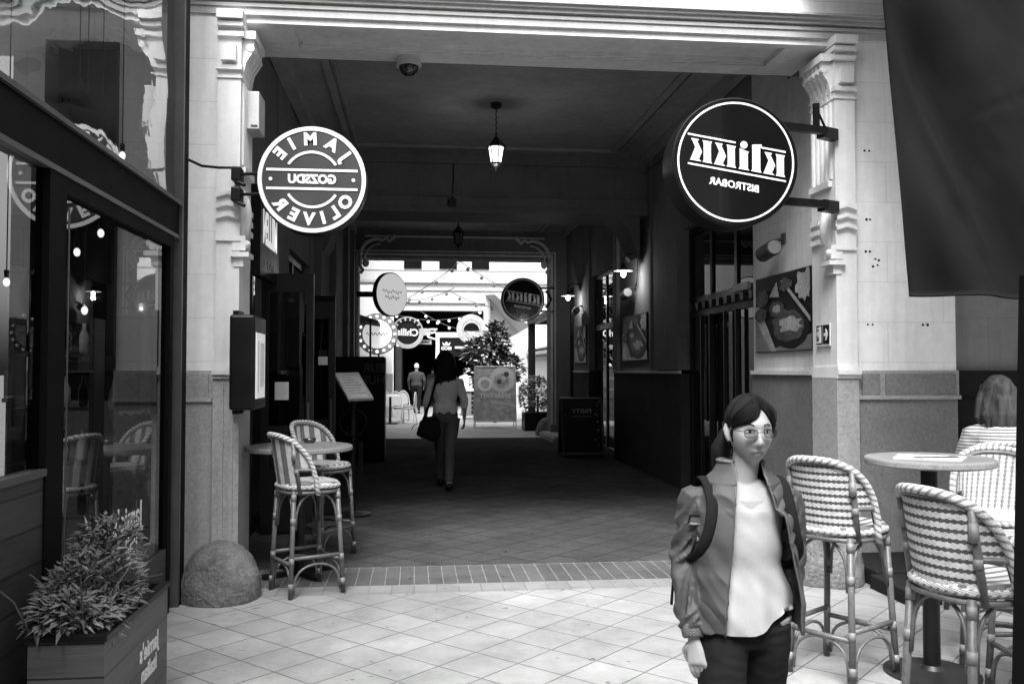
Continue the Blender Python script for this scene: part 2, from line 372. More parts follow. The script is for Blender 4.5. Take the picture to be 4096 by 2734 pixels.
    def xf(s, mat):
        s.v = [mat @ p for p in s.v]; return s
    def mesh(s, name, inv=None):
        me = bpy.data.meshes.new(name); vs = [inv @ p for p in s.v] if inv else s.v
        me.from_pydata([tuple(p) for p in vs], [], s.f)
        uvl = me.uv_layers.new(name='UVMap')
        for p in me.polygons:
            n = p.normal
            ax = 0 if abs(n.x) > max(abs(n.y), abs(n.z)) else (1 if abs(n.y) > abs(n.z) else 2)
            for li in p.loop_indices:
                vi = me.loops[li].vertex_index
                if vi in s.uv: q = s.uv[vi]
                else:
                    c = s.v[vi]; q = (c.y, c.z) if ax == 0 else ((c.x, c.z) if ax == 1 else (c.x, c.y))
                uvl.data[li].uv = q
        return me
    def islands(s):
        par = list(range(len(s.v)))
        def find(a):
            while par[a] != a: par[a] = par[par[a]]; a = par[a]
            return a
        for f in s.f:
            r0 = find(f[0])
            for q in f[1:]: par[find(q)] = r0
        g = {}
        for f in s.f: g.setdefault(find(f[0]), []).append(f)
        out = []
        for fs in g.values():
            ids = sorted({i for f in fs for i in f}); mp = {i: k for k, i in enumerate(ids)}; m = MB()
            m.v = [s.v[i] for i in ids]; m.f = [tuple(mp[i] for i in f) for f in fs]; m.uv = {mp[i]: s.uv[i] for i in ids if i in s.uv}; out.append(m)
        return out
    def build(s, name, mat, parent=None, smooth=False, split=False):
        if split: return [q.build(name, mat, parent, smooth) for q in s.islands()]
        inv = RM[parent.name].inverted() if parent else None
        me = s.mesh(name, inv); me.materials.append(mat)
        if smooth:
            for p in me.polygons: p.use_smooth = True
            if smooth != True: me.set_sharp_from_angle(angle=smooth)
        o = bpy.data.objects.new(name, me); COL.objects.link(o)
        if parent: o.parent = parent; RM[o.name] = RM[parent.name]
        else: RM[o.name] = Matrix.Identity(4)
        return o
RM = {}
def tag(o, label=None, cat=None, group=None, kind=None):
    if label: o['label'] = label
    if cat: o['category'] = cat
    if group: o['group'] = group
    if kind: o['kind'] = kind
    return o
def thing(name, label, cat, loc=(0, 0, 0), rz=0.0, group=None):
    o = bpy.data.objects.new(name, None); COL.objects.link(o); o.location = loc; o.rotation_euler = (0, 0, rz); o.empty_display_size = .1
    RM[o.name] = Matrix.Translation(loc) @ Matrix.Rotation(rz, 4, 'Z')
    return tag(o, label, cat, group)
def clone(src, loc, rz, label, group=None):
    r = src.copy(); COL.objects.link(r); r.location = loc; r.rotation_euler = (0, 0, rz); r['label'] = label
    if group: r['group'] = group
    for ch in list(src.children):
        c = ch.copy(); COL.objects.link(c); c.parent = r
        for g in ch.children:
            d = g.copy(); COL.objects.link(d); d.parent = c
    return r
def local(parent, mb):       # mesh builder written in the thing's own coordinates
    return mb.xf(RM[parent.name])
def remesh(mb, voxel, it=4, fn=None):
    """melt overlapping closed shapes into one continuous surface"""
    me = mb.mesh('tmp'); ob = bpy.data.objects.new('tmp', me); COL.objects.link(ob)
    md = ob.modifiers.new('r', 'REMESH'); md.mode = 'VOXEL'; md.voxel_size = voxel
    if it: sm = ob.modifiers.new('s', 'SMOOTH'); sm.factor = .5; sm.iterations = it
    bpy.context.view_layer.update(); ev = ob.evaluated_get(bpy.context.evaluated_depsgraph_get()); m2 = ev.to_mesh()
    out = MB(); vs = [v.co.copy() for v in m2.vertices]
    if fn: ns = [v.normal.copy() for v in m2.vertices]; vs = [fn(p, n) for p, n in zip(vs, ns)]
    out.v = vs; out.f = [tuple(p.vertices) for p in m2.polygons]
    ev.to_mesh_clear(); bpy.data.objects.remove(ob); bpy.data.meshes.remove(me); return out
MX, UZ = V((-1, 0, 0)), V((0, 0, 1))      # the mirrored reading direction and up
# ================================================================ SETTING: ground
def sheet(name, x0, x1, y0, y1, z, mat, kind='structure', n=1):
    m = MB().add([(x0, y0, z), (x1, y0, z), (x1, y1, z), (x0, y1, z)], [(0, 1, 2, 3)])
    return tag(m.build(name, M[mat]), kind=kind)
sheet('ground', -300, 300, -300, 300, -.004, 'ground')
sheet('street_paving', -8, 9, -7.9, 6.40, 0, 'street')
sheet('light_brick_band', -2.6, 4.6, 6.40, 6.66, 0.0, 'band_light')
sheet('dark_brick_band', -2.6, 4.6, 6.66, 7.28, 0.0, 'band_dark')
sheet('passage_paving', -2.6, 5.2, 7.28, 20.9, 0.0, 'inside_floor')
sheet('courtyard_paving', -8, 9, 20.9, 60, 0.0, 'court')

# ================================================================ the building with the covered passage
FY = 6.9; CZ = 4.8; BZ = 4.24
B = thing('passage_building', 'pale ornate building pierced by the wide covered passage with stone piers', 'building', (1, 6.9, 0))
def part(mb, name, mat, sm=False, split=False): return mb.build(name, M[mat], B, sm, split)
XR, XL = 3.51, -1.45
# masonry core -----------------------------------------------------
m = MB()
m.box((-2.19, FY, 1.56), (-1.47, 7.3, 8))                          # pier beside the pavilion
m.box((-2.72, FY, 4.0), (-2.19, 7.3, 8)); m.box((-2.94, FY, 1.56), (-2.72, 7.3, 8))
m.box((-6, FY, 4.0), (-2.94, 7.3, 8)); m.box((-6, FY, 1.56), (-4.2, 7.3, 4.0))
m.box((3.51, FY, 1.56), (4.38, 7.3, 8))
m.box((-1.47, FY, BZ+.002), (3.51, 7.66, 8))                       # wall over the opening
part(m, 'facade_wall', 'plaster')
m = MB(); m.box((4.38, 7.1, 1.56), (9, 7.4, 8)); part(m, 'recessed_wall', 'inner')  # dark passage plaster stands in for awning shade on this wall
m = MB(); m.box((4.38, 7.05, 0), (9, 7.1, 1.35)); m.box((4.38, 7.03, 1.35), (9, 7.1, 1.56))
part(m, 'shade_dark_dado', 'granite_dark_and_shaded')  # near-black tone is the awning's shade put into the dado colour
# storey band / cornice over the opening
m = MB()
for z0, z1, d in ((4.30, 4.325, .03), (4.345, 4.375, .05), (4.375, 4.40, .075), (4.40, 4.415, .1)):
    m.box((-6, FY-d, z0), (4.6, FY, z1))
m.box((-6, FY-.016, 4.242), (4.6, FY, 4.30)); m.box((-6, FY-.012, 4.8), (4.6, FY, 4.83)); m.box((-6, FY-.02, 5.6), (4.6, FY, 5.75))
part(m, 'cornice', 'cornice')
# soffit of the front beam: frame round a sunk panel
m = MB(); z = BZ
m.box((-1.47, FY+.002, z-.001), (3.51, 7.66, z+.002))
m.box((-1.3, FY+.01, z-.05), (3.34, FY+.10, z-.001)); m.box((-1.3, 7.44, z-.05), (3.34, 7.66, z-.001))
m.box((-1.3, FY+.10, z-.05), (-.95, 7.44, z-.001)); m.box((3.0, FY+.10, z-.05), (3.34, 7.44, z-.001))
m.box((-.92, 7.37, z-.03), (2.97, 7.41, z-.001)); m.box((-.92, 7.41, z-.042), (2.97, 7.438, z-.001))
part(m, 'soffit', 'soffit')
m = MB(); m.box((-1.47, 7.662, BZ-.05), (3.51, 7.68, CZ)); part(m, 'beam_back', 'inner')
# passage walls (left)
m = MB()
m.box((-2.6, 7.3, 1.56), (XL, 7.86, CZ)); m.box((-2.6, 7.86, 3.1), (XL-.02, 9.7, CZ)); m.box((-2.6, 9.7, 1.56), (XL, 10.6, CZ))
m.box((-2.6, 10.6, 3.0), (XL-.02, 12.7, CZ)); m.box((-2.6, 12.7, 1.56), (XL, 20.8, CZ))
for y0, y1 in ((13.2, 13.75), (15.6, 16.1), (18.4, 18.9), (20.2, 20.6)): m.box((XL, y0, 1.57), (XL+.1, y1, CZ))
# right
part(MB().box((3.51, 7.3, 1.56), (4.4, 9.05, CZ)), 'reveal_wall', 'reveal')
m.box((3.53, 9.05, 3.42), (4.4, 11.58, CZ)); m.box((3.45, 11.58, 1.57), (4.4, 12.78, CZ))
m.box((3.51, 12.78, 1.56), (4.4, 15.6, CZ)); m.box((3.53, 15.6, 3.45), (4.4, 17.9, CZ)); m.box((3.49, 17.9, 1.56), (4.4, 19.6, CZ)); m.box((3.53, 19.6, 3.45), (4.4, 20.8, CZ))
for y0, y1 in ((12.95, 13.05), (15.2, 15.32), (15.42, 15.5)): m.box((3.45, y0, 1.57), (3.51, y1, CZ))
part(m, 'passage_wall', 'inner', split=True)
m = MB()
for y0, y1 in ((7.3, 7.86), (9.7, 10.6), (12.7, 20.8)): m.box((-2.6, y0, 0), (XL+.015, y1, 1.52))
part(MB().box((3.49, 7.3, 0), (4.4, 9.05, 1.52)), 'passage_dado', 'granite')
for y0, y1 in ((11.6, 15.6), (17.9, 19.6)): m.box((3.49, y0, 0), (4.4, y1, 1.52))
part(m, 'passage_dado', 'granite_passage_dim', split=True)
m = MB()
for y0, y1 in ((7.31, 7.85), (9.71, 10.59), (12.71, 20.79)): m.box((XL, y0, 1.52), (XL+.04, y1, 1.56))
for y0, y1 in ((7.31, 9.04), (11.61, 15.59), (17.91, 19.59)): m.box((3.465, y0, 1.52), (3.51, y1, 1.56))
part(m, 'dado_cap', 'soffit')
# ceiling, ribs, cross beam
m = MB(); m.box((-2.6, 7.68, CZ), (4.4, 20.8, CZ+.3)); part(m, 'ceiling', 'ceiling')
m = MB()
for x0, x1 in ((-.98, -.90), (-.86, -.83), (2.86, 2.94), (2.98, 3.01)):
    m.box((x0, 7.7, CZ-.04), (x1, 12.9, CZ)); m.box((x0, 14.4, CZ-.03), (x1, 20.7, CZ))
for x0, x1 in ((XL, XL+.13), (3.38, 3.51)):
    m.box((x0, 7.68, CZ-.13), (x1, 13.3, CZ-.0)); m.box((x0, 14.3, CZ-.12), (x1, 20.8, CZ))
m.box((-.98, 12.9, CZ-.04), (2.94, 12.98, CZ))
part(m, 'ceiling_rib', 'ceiling')
m = MB(); m.box((XL, 13.3, 3.92), (3.51, 14.3, CZ)); m.box((XL, 13.24, 4.62), (3.51, 13.3, 4.76)); m.box((XL, 13.26, 4.14), (3.51, 13.3, 4.17)); m.box((XL, 13.22, 4.76), (3.51, 13.3, CZ))
m.box((XL, 13.27, 3.90), (3.51, 13.33, 3.96))
for x in (-.2, .0, 2.1, 2.3): m.box((x, 13.285, 4.17), (x+.02, 13.3, 4.62))
for sx, x in ((1, XL+.1), (-1, 3.41)):    # curved haunches
    pts = [(x, 3.3), (x, 3.92), (x+sx*.5, 3.92)]
    for i in range(1, 8): a = PI/2*i/8; pts.append((x+sx*(.5-.42*math.sin(a)), 3.92-.58*(1-math.cos(a))))
    m.prism(pts if sx > 0 else pts[::-1], (0, 13.4, 0), (1, 0, 0), (0, 0, 1), -.8)
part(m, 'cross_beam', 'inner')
# far portal
m = MB(); y0, y1 = 20.8, 21.4
m.box((-2.6, y0, 0), (-1.29, y1, 8)); m.box((3.15, y0, 0), (5.6, y1, 8)); m.box((-1.29, y0, 4.15), (3.15, y1, 8))
part(m, 'portal', 'inner')
m = MB()
for a, b in (((-1.29, 3.95, ), 0), ): pass
for d, wd in ((0, .05), (.09, .03)):
    m.box((-1.29-d-wd, y0-.03, 0.3), (-1.29-d, y0, 4.2+d)); m.box((3.15+d, y0-.03, .3), (3.15+d+wd, y0, 4.2+d)); m.box((-1.29-d-wd, y0-.03, 4.2+d), (3.15+d+wd, y0, 4.2+d+wd))
m.box((-1.15, y0-.06, 4.62), (3.0, y0, 4.66))
part(m, 'portal_moulding', 'soffit')
for sx, x in ((1, -1.25), (-1, 3.11)):    # scrolls at the portal corners
    m = MB(); P = []
    for i in range(14): a = PI*.5*i/13; P.append((x+sx*(.42-.42*math.cos(a)), y0-.05, 4.2+.38*math.sin(a)))
    P += [(x+sx*.5, y0-.05, 4.54), (x+sx*.58, y0-.05, 4.6), (x+sx*.66, y0-.05, 4.52), (x+sx*.74, y0-.05, 4.6), (x+sx*.8, y0-.05, 4.66)]
    m.tube(P, .045, 6); m.tube([(x, y0-.05, 4.2), (x, y0-.05, 3.95), (x+sx*.06, y0-.05, 3.85), (x, y0-.05, 3.78)], .04, 6)
    m.tube([(x+sx*.1, y0-.05, 4.1)]+[(x+sx*(.46-.36*math.cos(PI*.5*i/8)), y0-.05, 4.1+.36*math.sin(PI*.5*i/8)) for i in range(9)], .025, 6)
    m.ball((x+sx*.12, y0-.05, 4.02), (.08, .05, .1), 10, 8)
    part(m, 'scroll', 'soffit', True)
# front dado and granite -------------------------------------------
m = MB()
m.box((-2.94, FY-.03, 0), (-2.72, 7.3, 1.33)); m.box((-6, FY-.03, 0), (-4.2, 7.3, 1.33))
m.box((3.53, FY-.03, 0), (4.37, 7.3, 1.33)); m.box((-2.72, FY+.02, 0), (-2.19, 7.3, 1.33))
m.box((3.56, FY-.035, 1.36), (3.71, 7.3, 1.535)); m.box((3.76, FY-.035, 1.36), (4.36, 7.3, 1.535)); 
part(m, 'front_dado', 'granite', split=True)
m = MB(); m.box((-2.19, FY-.03, 0), (-1.49, 7.3, 1.33)); m.box((-1.70, FY-.035, 1.36), (-1.52, 7.3, 1.535)); m.box((-2.19, FY-.035, 1.36), (-1.73, 7.3, 1.535))
part(m, 'front_dado', 'granite_mid', split=True)
m = MB()
for a, b in ((-2.2, -1.49), (3.515, 4.39), (-2.96, -2.72), (-6, -4.2)):
    m.box((a, FY-.05, 1.33), (b, 7.28, 1.36)); m.box((a, FY-.02, 1.36), (b, 7.28, 1.56))
m.box((3.515, FY-.04, 0), (3.53, 7.2, 1.33))
part(m, 'dado_ledge', 'granite_light')
m = MB()
m.box((-1.48, FY-.07, 0), (-1.29, 7.28, 1.50)); m.box((3.33, FY-.07, 0), (3.515, 7.28, 1.50))
for x in (-1.43, -1.36): m.box((x, FY-.085, .3), (x+.03, FY-.07, 1.47))
part(m, 'pilaster_base', 'granite_light', split=True)
# pilasters with capitals, fluting and consoles: mirrored pair -----------------
def pilaster(x0, x1, s):        # s=+1: passage lies towards +x (left pier)
    e = x1 if s > 0 else x0     # the edge that faces the passage
    m = MB(); m.box((x0, FY-.06, 1.57), (x1, 7.28, 4.23))
    a, b = min(x0, x1), max(x0, x1)
    for z0, z1, d in ((1.50, 1.53, .015), (1.53, 1.565, .035), (1.565, 1.59, .02)): m.box((a-.012, FY-.07-d, z0), (b+.012, 7.28, z1))
    # capital: stacked slabs and two bells
    for z0, z1, d in ((4.17, 4.235, .075), (4.12, 4.155, .05), (4.05, 4.085, .03)): m.box((a-.004 if s < 0 else a, FY-.06-d, z0), (b+.02 if s > 0 else b, 7.28, z1)) if s > 0 else m.box((a-.02, FY-.06-d, z0), (b, 7.28, z1))
    for z0, z1, d in ((3.80, 3.835, .028), (3.74, 3.755, .012)): m.box((a-.01, FY-.06-d, z0), (b+.01, 7.28, z1))
    m.box((a+.03, FY-.115, 3.86), (b-.03, FY-.06, 3.98))
    for z in (2.84, 2.76, 2.68): 
        m.prism([(a+.0, z), (a+.0, z+.03), ((a+b)/2, z+.055), (b, z+.03), (b, z), ((a+b)/2, z+.025)], (0, FY-.09, 0), (1, 0, 0), (0, 0, 1), -.05)
    m.box((a-.008, FY-.078, 2.52), (b+.008, FY-.0, 2.54))
    part(m, 'pilaster', 'plaster_plain')
    m = MB()
    def bx(d0, d1, y0_, z0_, y1_, z1_): m.box((e+s*d0, y0_, z0_), (e+s*d1, y1_, z1_))
    for i in range(5):
        y = 6.885+i*.078; m.tube([(e, y+.02, 3.10), (e, y+.02, 3.72)], .02, 8)
        P = [(0, 3.70), (.012, 3.80), (.03, 3.88), (.072, 3.95), (.085, 4.02), (.085, 4.05), (0, 4.05)]
        m.prism([(s*p[0], p[1]) for p in P], (e, y, 0), (1, 0, 0), (0, 0, 1), -.045 if s > 0 else .045)
        m.v[-14:] = [V((p.x, y+.045*(1 if k >= 7 else 0), p.z)) for k, p in enumerate(m.v[-14:])]
        m.lathe([(.028, 0), (.028, .055)], (e+s*.062, y-.005, 3.985), 12, (0, 1, 0))
    bx(-.02, .03, 6.9, 3.04, 7.27, 3.09); bx(-.02, .10, 6.86, 4.05, 7.27, 4.11)
    m.ball((e+s*.0, 6.99, 2.72), (.045, .075, .21), 18, 12); m.ball((e+s*.018, 6.99, 2.72), (.045, .05, .16), 18, 12)
    for z in (2.60, 2.68, 2.76): bx(-.01, .025, 7.1, z, 7.26, z+.04)
    bx(-.05, .045, 6.83, 2.45, 6.97, 2.56); bx(-.06, .075, 6.80, 2.40, 7.0, 2.435); bx(-.04, .03, 6.83, 2.33, 6.95, 2.40)
    m.ball((e+s*.05, 6.86, 2.50), .028, 10, 8)
    part(m, 'ornament', 'plaster_plain')
pilaster(-1.47, -1.30, 1); pilaster(3.34, 3.51, -1)
# old drill holes and fixings in the right pier
for (x, z) in ((3.62, 3.34), (3.66, 3.34), (3.63, 2.78), (3.66, 2.78), (3.62, 2.52), (3.655, 2.52), (3.70, 2.46), (3.68, 2.40), (3.72, 2.41), (3.73, 2.45), (3.63, 1.93), (3.67, 1.93), (4.1, 1.93), (4.14, 1.93)):
    part(MB().lathe([(random.uniform(.009, .014), 0), (.004, .004)], (x, FY, z), 8, (0, -1, 0)), 'drill_hole', 'granite_dark_and_shaded')
# doors and shop windows of the passage --------------------------------
def glazed(x, y0, y1, z0, z1, rails, stiles, name='shop_front', d=.06, gm='glass_dark'):
    f = MB(); f.box((x-d/2, y0, z0), (x+d/2, y0+.08, z1)); f.box((x-d/2, y1-.08, z0), (x+d/2, y1, z1)); f.box((x-d/2, y0+.08, z1-.08), (x+d/2, y1-.08, z1)); f.box((x-d/2, y0+.08, z0), (x+d/2, y1-.08, z0+.12))
    for r in rails: f.box((x-d/2-.012, y0+.08, r-.05), (x+d/2+.012, y1-.08, r+.05))
    for q in stiles: f.box((x-d/2+.003, q-.04, z0+.12), (x+d/2-.003, q+.04, z1-.08))
    o = part(f, name, 'door'); MB().box((x-.004, y0+.08, z0+.12), (x+.004, y1-.08, z1-.08)).build('pane', M[gm], o)
    return o
o = glazed(3.64, 9.06, 11.57, 0, 3.41, (2.45, 2.3), (9.85, 10.7), 'shop_door')
m = MB()
for i in range(9): m.box((3.55, 9.2+i*.26, 2.33), (3.6, 9.3+i*.26, 2.42))
m.build('transom_ornament', M['iron'], o, split=True)
MB().box((3.56, 9.35, 2.44), (3.6, 9.8, 2.52)).build('lit_sill', M['photo_light'], o)
for y in (9.72, 10.1, 10.62, 10.95): MB().box((3.56, y, .15), (3.6, y+.03, 2.25)).build('stile', M['door'], o)
for y, z, s in ((9.6, 2.05, .05), (9.55, 1.6, .04), (9.62, 1.52, .03)): MB().box((3.95, y, z), (3.97, y+s*2, z+s)).build('lit_shelf', M['bulb_soft'], o)
glazed(3.64, 15.61, 17.89, 0, 3.44, (2.4,), (16.8,)); glazed(3.64, 19.61, 20.79, 0, 3.44, (2.4,), ())
glazed(XL-.12, 7.87, 9.69, 0, 3.09, (2.55,), (8.8,)); glazed(XL-.12, 10.61, 12.69, 0, 2.99, (2.4,), (11.6,))
m = MB()
m.box((3.68, 9.0, 0), (3.7, 20.8, 4.5)); m.box((4.4, 9, 0), (4.5, 21, 4.6)); m.box((-2.7, 7.3, 0), (-2.6, 21, 4.6))
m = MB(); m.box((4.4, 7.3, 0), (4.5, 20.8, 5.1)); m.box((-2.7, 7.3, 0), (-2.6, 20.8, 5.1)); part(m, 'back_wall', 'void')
for P_ in ([(3.36, 7.8, 4.6), (3.3, 8.6, 4.5), (3.4, 9.6, 4.58), (3.42, 11, 4.5), (3.43, 13.2, 4.52)], [(3.36, 7.75, 4.2), (3.2, 8.0, 4.55), (3.0, 8.3, 4.78)], [(.55, 13.28, 4.8), (.56, 13.28, 4.4), (.54, 13.27, 4.05)], [(3.48, 13.8, 3.3), (3.48, 13.9, 2.9), (3.48, 14.05, 2.85)]):
    part(MB().tube(P_, .009, 6), 'cable', 'iron', True)
part(MB().box((.48, 13.2, 3.98), (.6, 13.26, 4.08), .01), 'cable_box', 'iron')
# open door leaves on the left (they swing with hinges, part of the doorway)
def leaf(y, x0, x1, z1, paper):
    f = MB(); d = .045
    f.box((x0, y, 0.02), (x0+.07, y+d, z1)); f.box((x1-.07, y, .02), (x1, y+d, z1)); f.box((x0+.07, y, z1-.18), (x1-.07, y+d, z1)); f.box((x0+.07, y, .02), (x1-.07, y+d, .6)); f.box((x0+.07, y, .98), (x1-.07, y+d, 1.03))
    o = part(f, 'door_leaf', 'door'); MB().box((x0+.07, y+.015, 1.03), (x1-.07, y+.022, z1-.18)).build('pane', M['glass_dark'], o)
    MB().box((paper[0], y-.002, paper[1]), (paper[0]+paper[2], y+.001, paper[1]+paper[3])).build('notice', M['soffit'], o)
    MB().tube([(x1-.04, y-.05, .9), (x1-.04, y-.05, 1.25)], .01, 8).build('handle', M['frame_grey'], o)
leaf(8.8, -1.46, -.97, 2.49, (-1.33, 1.28, .13, .17)); leaf(9.9, -1.44, -.86, 2.3, (-1.04, 1.62, .1, .09))
leaf(11.5, -1.42, -1.0, 2.5, (-1.2, 1.7, .1, .12))

# ================================================================ glass pavilion on the left
P = thing('glass_pavilion', 'black framed glass pavilion with wooden planks along the left edge', 'pavilion', (-1.6, 2.0, 0))
def pp(mb, name, mat, sm=False, par=None): return mb.build(name, M[mat], par or P, sm)
gx = -1.6
m = MB(); m.box((gx-.06, 6.22, 0), (gx+.05, 6.34, 4.7)); pp(m, 'corner_post', 'frame')
m = MB(); m.box((gx-.062, 6.19, 0), (gx+.052, 6.22, 4.7)); pp(m, 'post_trim', 'frame_grey')
m = MB(); m.box((gx-.07, .6, 2.46), (gx+.03, 6.19, 2.66)); pp(m, 'header_beam', 'frame')
m = MB(); m.box((gx-.05, .6, 2.435), (gx+.036, 6.19, 2.46)); m.box((gx-.05, .6, 2.66), (gx+.05, 6.19, 2.685)); pp(m, 'beam_trim', 'frame_grey')
for y0, y1 in ((4.06, 4.25), (1.9, 2.08)): pp(MB().box((gx-.05, y0, 0), (gx+.03, y1, 2.435)), 'mullion', 'frame')
pp(MB().box((gx-.05, 6.0, 0), (gx+.028, 6.06, 2.36)).box((gx-.05, 4.25, 2.36), (gx+.028, 6.06, 2.435)).box((gx-.05, 4.27, 0), (gx+.028, 6.0, .12)), 'door_frame', 'frame')
pp(MB().box((gx+.03, 4.268, .1), (gx+.034, 4.28, 2.3)), 'edge_trim', 'frame_grey')
pp(MB().box((gx-.02, .6, 0), (gx+.02, 4.06, 1.11)), 'plank_wall', 'wood_dark')
pp(MB().box((gx-.035, .6, 1.11), (gx+.035, 4.06, 1.14)), 'sill', 'frame_grey')
pp(MB().box((gx-.02, 4.28, .12), (gx+.02, 6.0, .42)), 'kick_panel', 'wood_dark')
pp(MB().add([(gx, .6, 1.14), (gx, 4.06, 1.14), (gx, 4.06, 2.435), (gx, .6, 2.435)], [(0, 1, 2, 3)]), 'pane', 'glass')
pp(MB().add([(gx, 4.25, .42), (gx, 6.0, .42), (gx, 6.0, 2.36), (gx, 4.25, 2.36)], [(0, 1, 2, 3)]), 'pane', 'glass')
pp(MB().add([(gx, 6.06, 0), (gx, 6.19, 0), (gx, 6.19, 2.435), (gx, 6.06, 2.435)], [(0, 1, 2, 3)]), 'pane', 'glass')
up = MB().grid(lambda u, v: (gx+.012*math.sin(u*9+v*4)+.008*math.sin(v*13+u*3), .6+5.6*u, 2.685+2.0*v), 60, 24)
pp(up, 'upper_sheet', 'glass_wavy', True)
pp(MB().box((-5, .6, 4.7), (gx+.06, 6.84, 4.704)), 'roof_sheet', 'glass')
for yy in (.6, 2.5, 4.4, 6.3): pp(MB().box((-5, yy, 4.71), (gx+.05, yy+.06, 4.8)), 'roof_bar', 'frame')
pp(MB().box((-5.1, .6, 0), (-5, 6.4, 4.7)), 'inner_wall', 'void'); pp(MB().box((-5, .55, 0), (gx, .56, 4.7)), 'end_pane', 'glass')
pp(MB().box((-5, .6, 0), (gx-.06, 6.85, .03)), 'floor', 'wood_dark')
pp(MB().box((-4.8, 5.2, .03), (-2.9, 5.7, 1.05)).box((-4.9, 5.1, 1.05), (-2.8, 5.8, 1.1)), 'bar_counter', 'wood_dark')
d = MB()
for t, y, z, s in (("Jamie's", 5.25, .73, .19), ("Italian", 5.25, .57, .15)): d.text(t, (gx+.012, y, z), (0, -1, 0), (0, 0, 1), s, .001, .003)
pp(d, 'lettering', 'letter')
# poster board seen through the pavilion on the facade
t = MB().box((-2.6, FY-.06, 1.67), (-2.19, FY-.0, 3.92)).build('dark_board', M['black']); tag(t, 'tall dark board on the facade wall seen through the pavilion glass', 'board')
# hanging bulbs inside
for i, (x, y, z) in enumerate(((-1.94, 5.8, 2.41), (-2.08, 5.8, 2.29), (-2.03, 5.8, 1.93), (-1.85, 5.9, 2.92), (-2.49, 5.8, 2.1))):
    lb = ('second highest of the bare bulbs hanging behind the pavilion glass', 'lit bulb hanging behind the pavilion glass, just below and left of another bulb', 'lowest of the lit bulbs hanging behind the pavilion glass', 'topmost lit bulb, glowing behind the wavy upper pavilion sheet', 'leftmost lit bulb at the edge of the photo behind glass')[i]
    r = thing('pendant_bulb', lb, 'bulb', (x, y, z), 0, 'bare bulbs hanging inside the pavilion')
    MB().tube([(x, y, z+.06), (x, y, 4.7)], .004, 6).build('cord', M['black'], r); MB().lathe([(.014, .03), (.016, .075)], (x, y, z), 10).build('socket', M['black'], r)
    MB().ball((x, y, z), (.02, .02, .027), 12, 8).build('bulb', M['bulb_dim'], r, True)
# strip of vertical glints: bottle shelf on the counter
r = thing('bottle_rack', 'slim lit rack of glassware standing inside the pavilion', 'rack', (-2.35, 6.2, 0))
m = MB()
for x in (-2.6, -2.1): m.box((x, 6.1, .03), (x+.03, 6.3, 1.9))
m.build('upright', M['frame_grey'], r)
for k in range(4):
    MB().box((-2.57, 6.1, .6+k*.35), (-2.1, 6.3, .62+k*.35)).build('shelf', M['frame_grey'], r)
for k in range(4):
    for j in range(4):
        x = -2.5+j*.11; z = .62+k*.35; MB().lathe([(.022, 0), (.03, .02), (.03, .12), (.012, .16), (.012, .2)], (x, 6.2, z), 10).build('bottle', M['glass_dark' if (j+k) % 2 else 'soffit'], r, True)

# ================================================================ building added opposite to limit the sky light (only in reflections) and the courtyard
O = thing('sky_block_building', 'plain building added out of view behind the camera to limit sky light', 'building', (0, -8, 0))
m = MB(); m.box((-14, -9, 0), (16, -8, 11)); m.build('wall', M['granite'], O)
for i in range(9):
    for j in range(3):
        x = -12+i*3; z = 1.2+j*3.8; f = MB().box((x, -8.02, z), (x+1.3, -7.96, z+2.2)).build('window_frame', M['white'], O); MB().box((x+.1, -7.965, z+.1), (x+1.2, -7.95, z+2.1)).build('pane', M['glass_dark'], f)

def bld(name, label, x0, x1, y0, y1, h, mat, loc):
    r = thing(name, label, 'building', loc); MB().box((x0, y0, 0), (x1, y1, h)).build('wall', M[mat], r); return r
# far building with the second dark passage
C = thing('courtyard_building', 'bright white building closing the courtyard with a dark archway', 'building', (0, 36, 0))
m = MB(); m.box((-9, 36, 0), (-.85, 36.5, 16)); m.box((2.74, 36, 0), (12, 36.5, 16)); m.box((-.85, 36, 3.95), (2.74, 36.5, 16))
m.build('wall', M['bright_wall'], C)
m = MB()
for z, d, h in ((4.25, .1, .08), (4.75, .06, .05), (5.05, .14, .1), (5.55, .03, .03)): m.box((-9, 36-d, z), (12, 36, z+h))
m.build('cornice', M['grey_wall'], C)
m = MB()
for x in (-.98, 2.76): m.box((x, 35.85, 0), (x+.14, 36, 3.9))
m.build('pilaster', M['white'], C)
m = MB(); m.box((-.95, 36.5, 0), (-.85, 48, 4)); m.box((2.74, 36.5, 0), (2.84, 48, 4)); m.box((-.95, 36.5, 3.95), (2.84, 48, 4.1)); m.box((-.95, 48, 0), (2.84, 48.1, 4)); m.build('inner_passage', M['black_matte'], C)
m = MB()
for k in range(6): m.box((-.8, 37+k*1.3, 0), (-.55, 37.15+k*1.3, 2.7))
m.build('inner_pilaster', M['frame_grey'], C)
for x in (-.1, 1.3, 2.6): MB().box((x-.35, 35.93, 5.62), (x+.35, 36, 6.6)).build('window', M['glass_dark'], C)
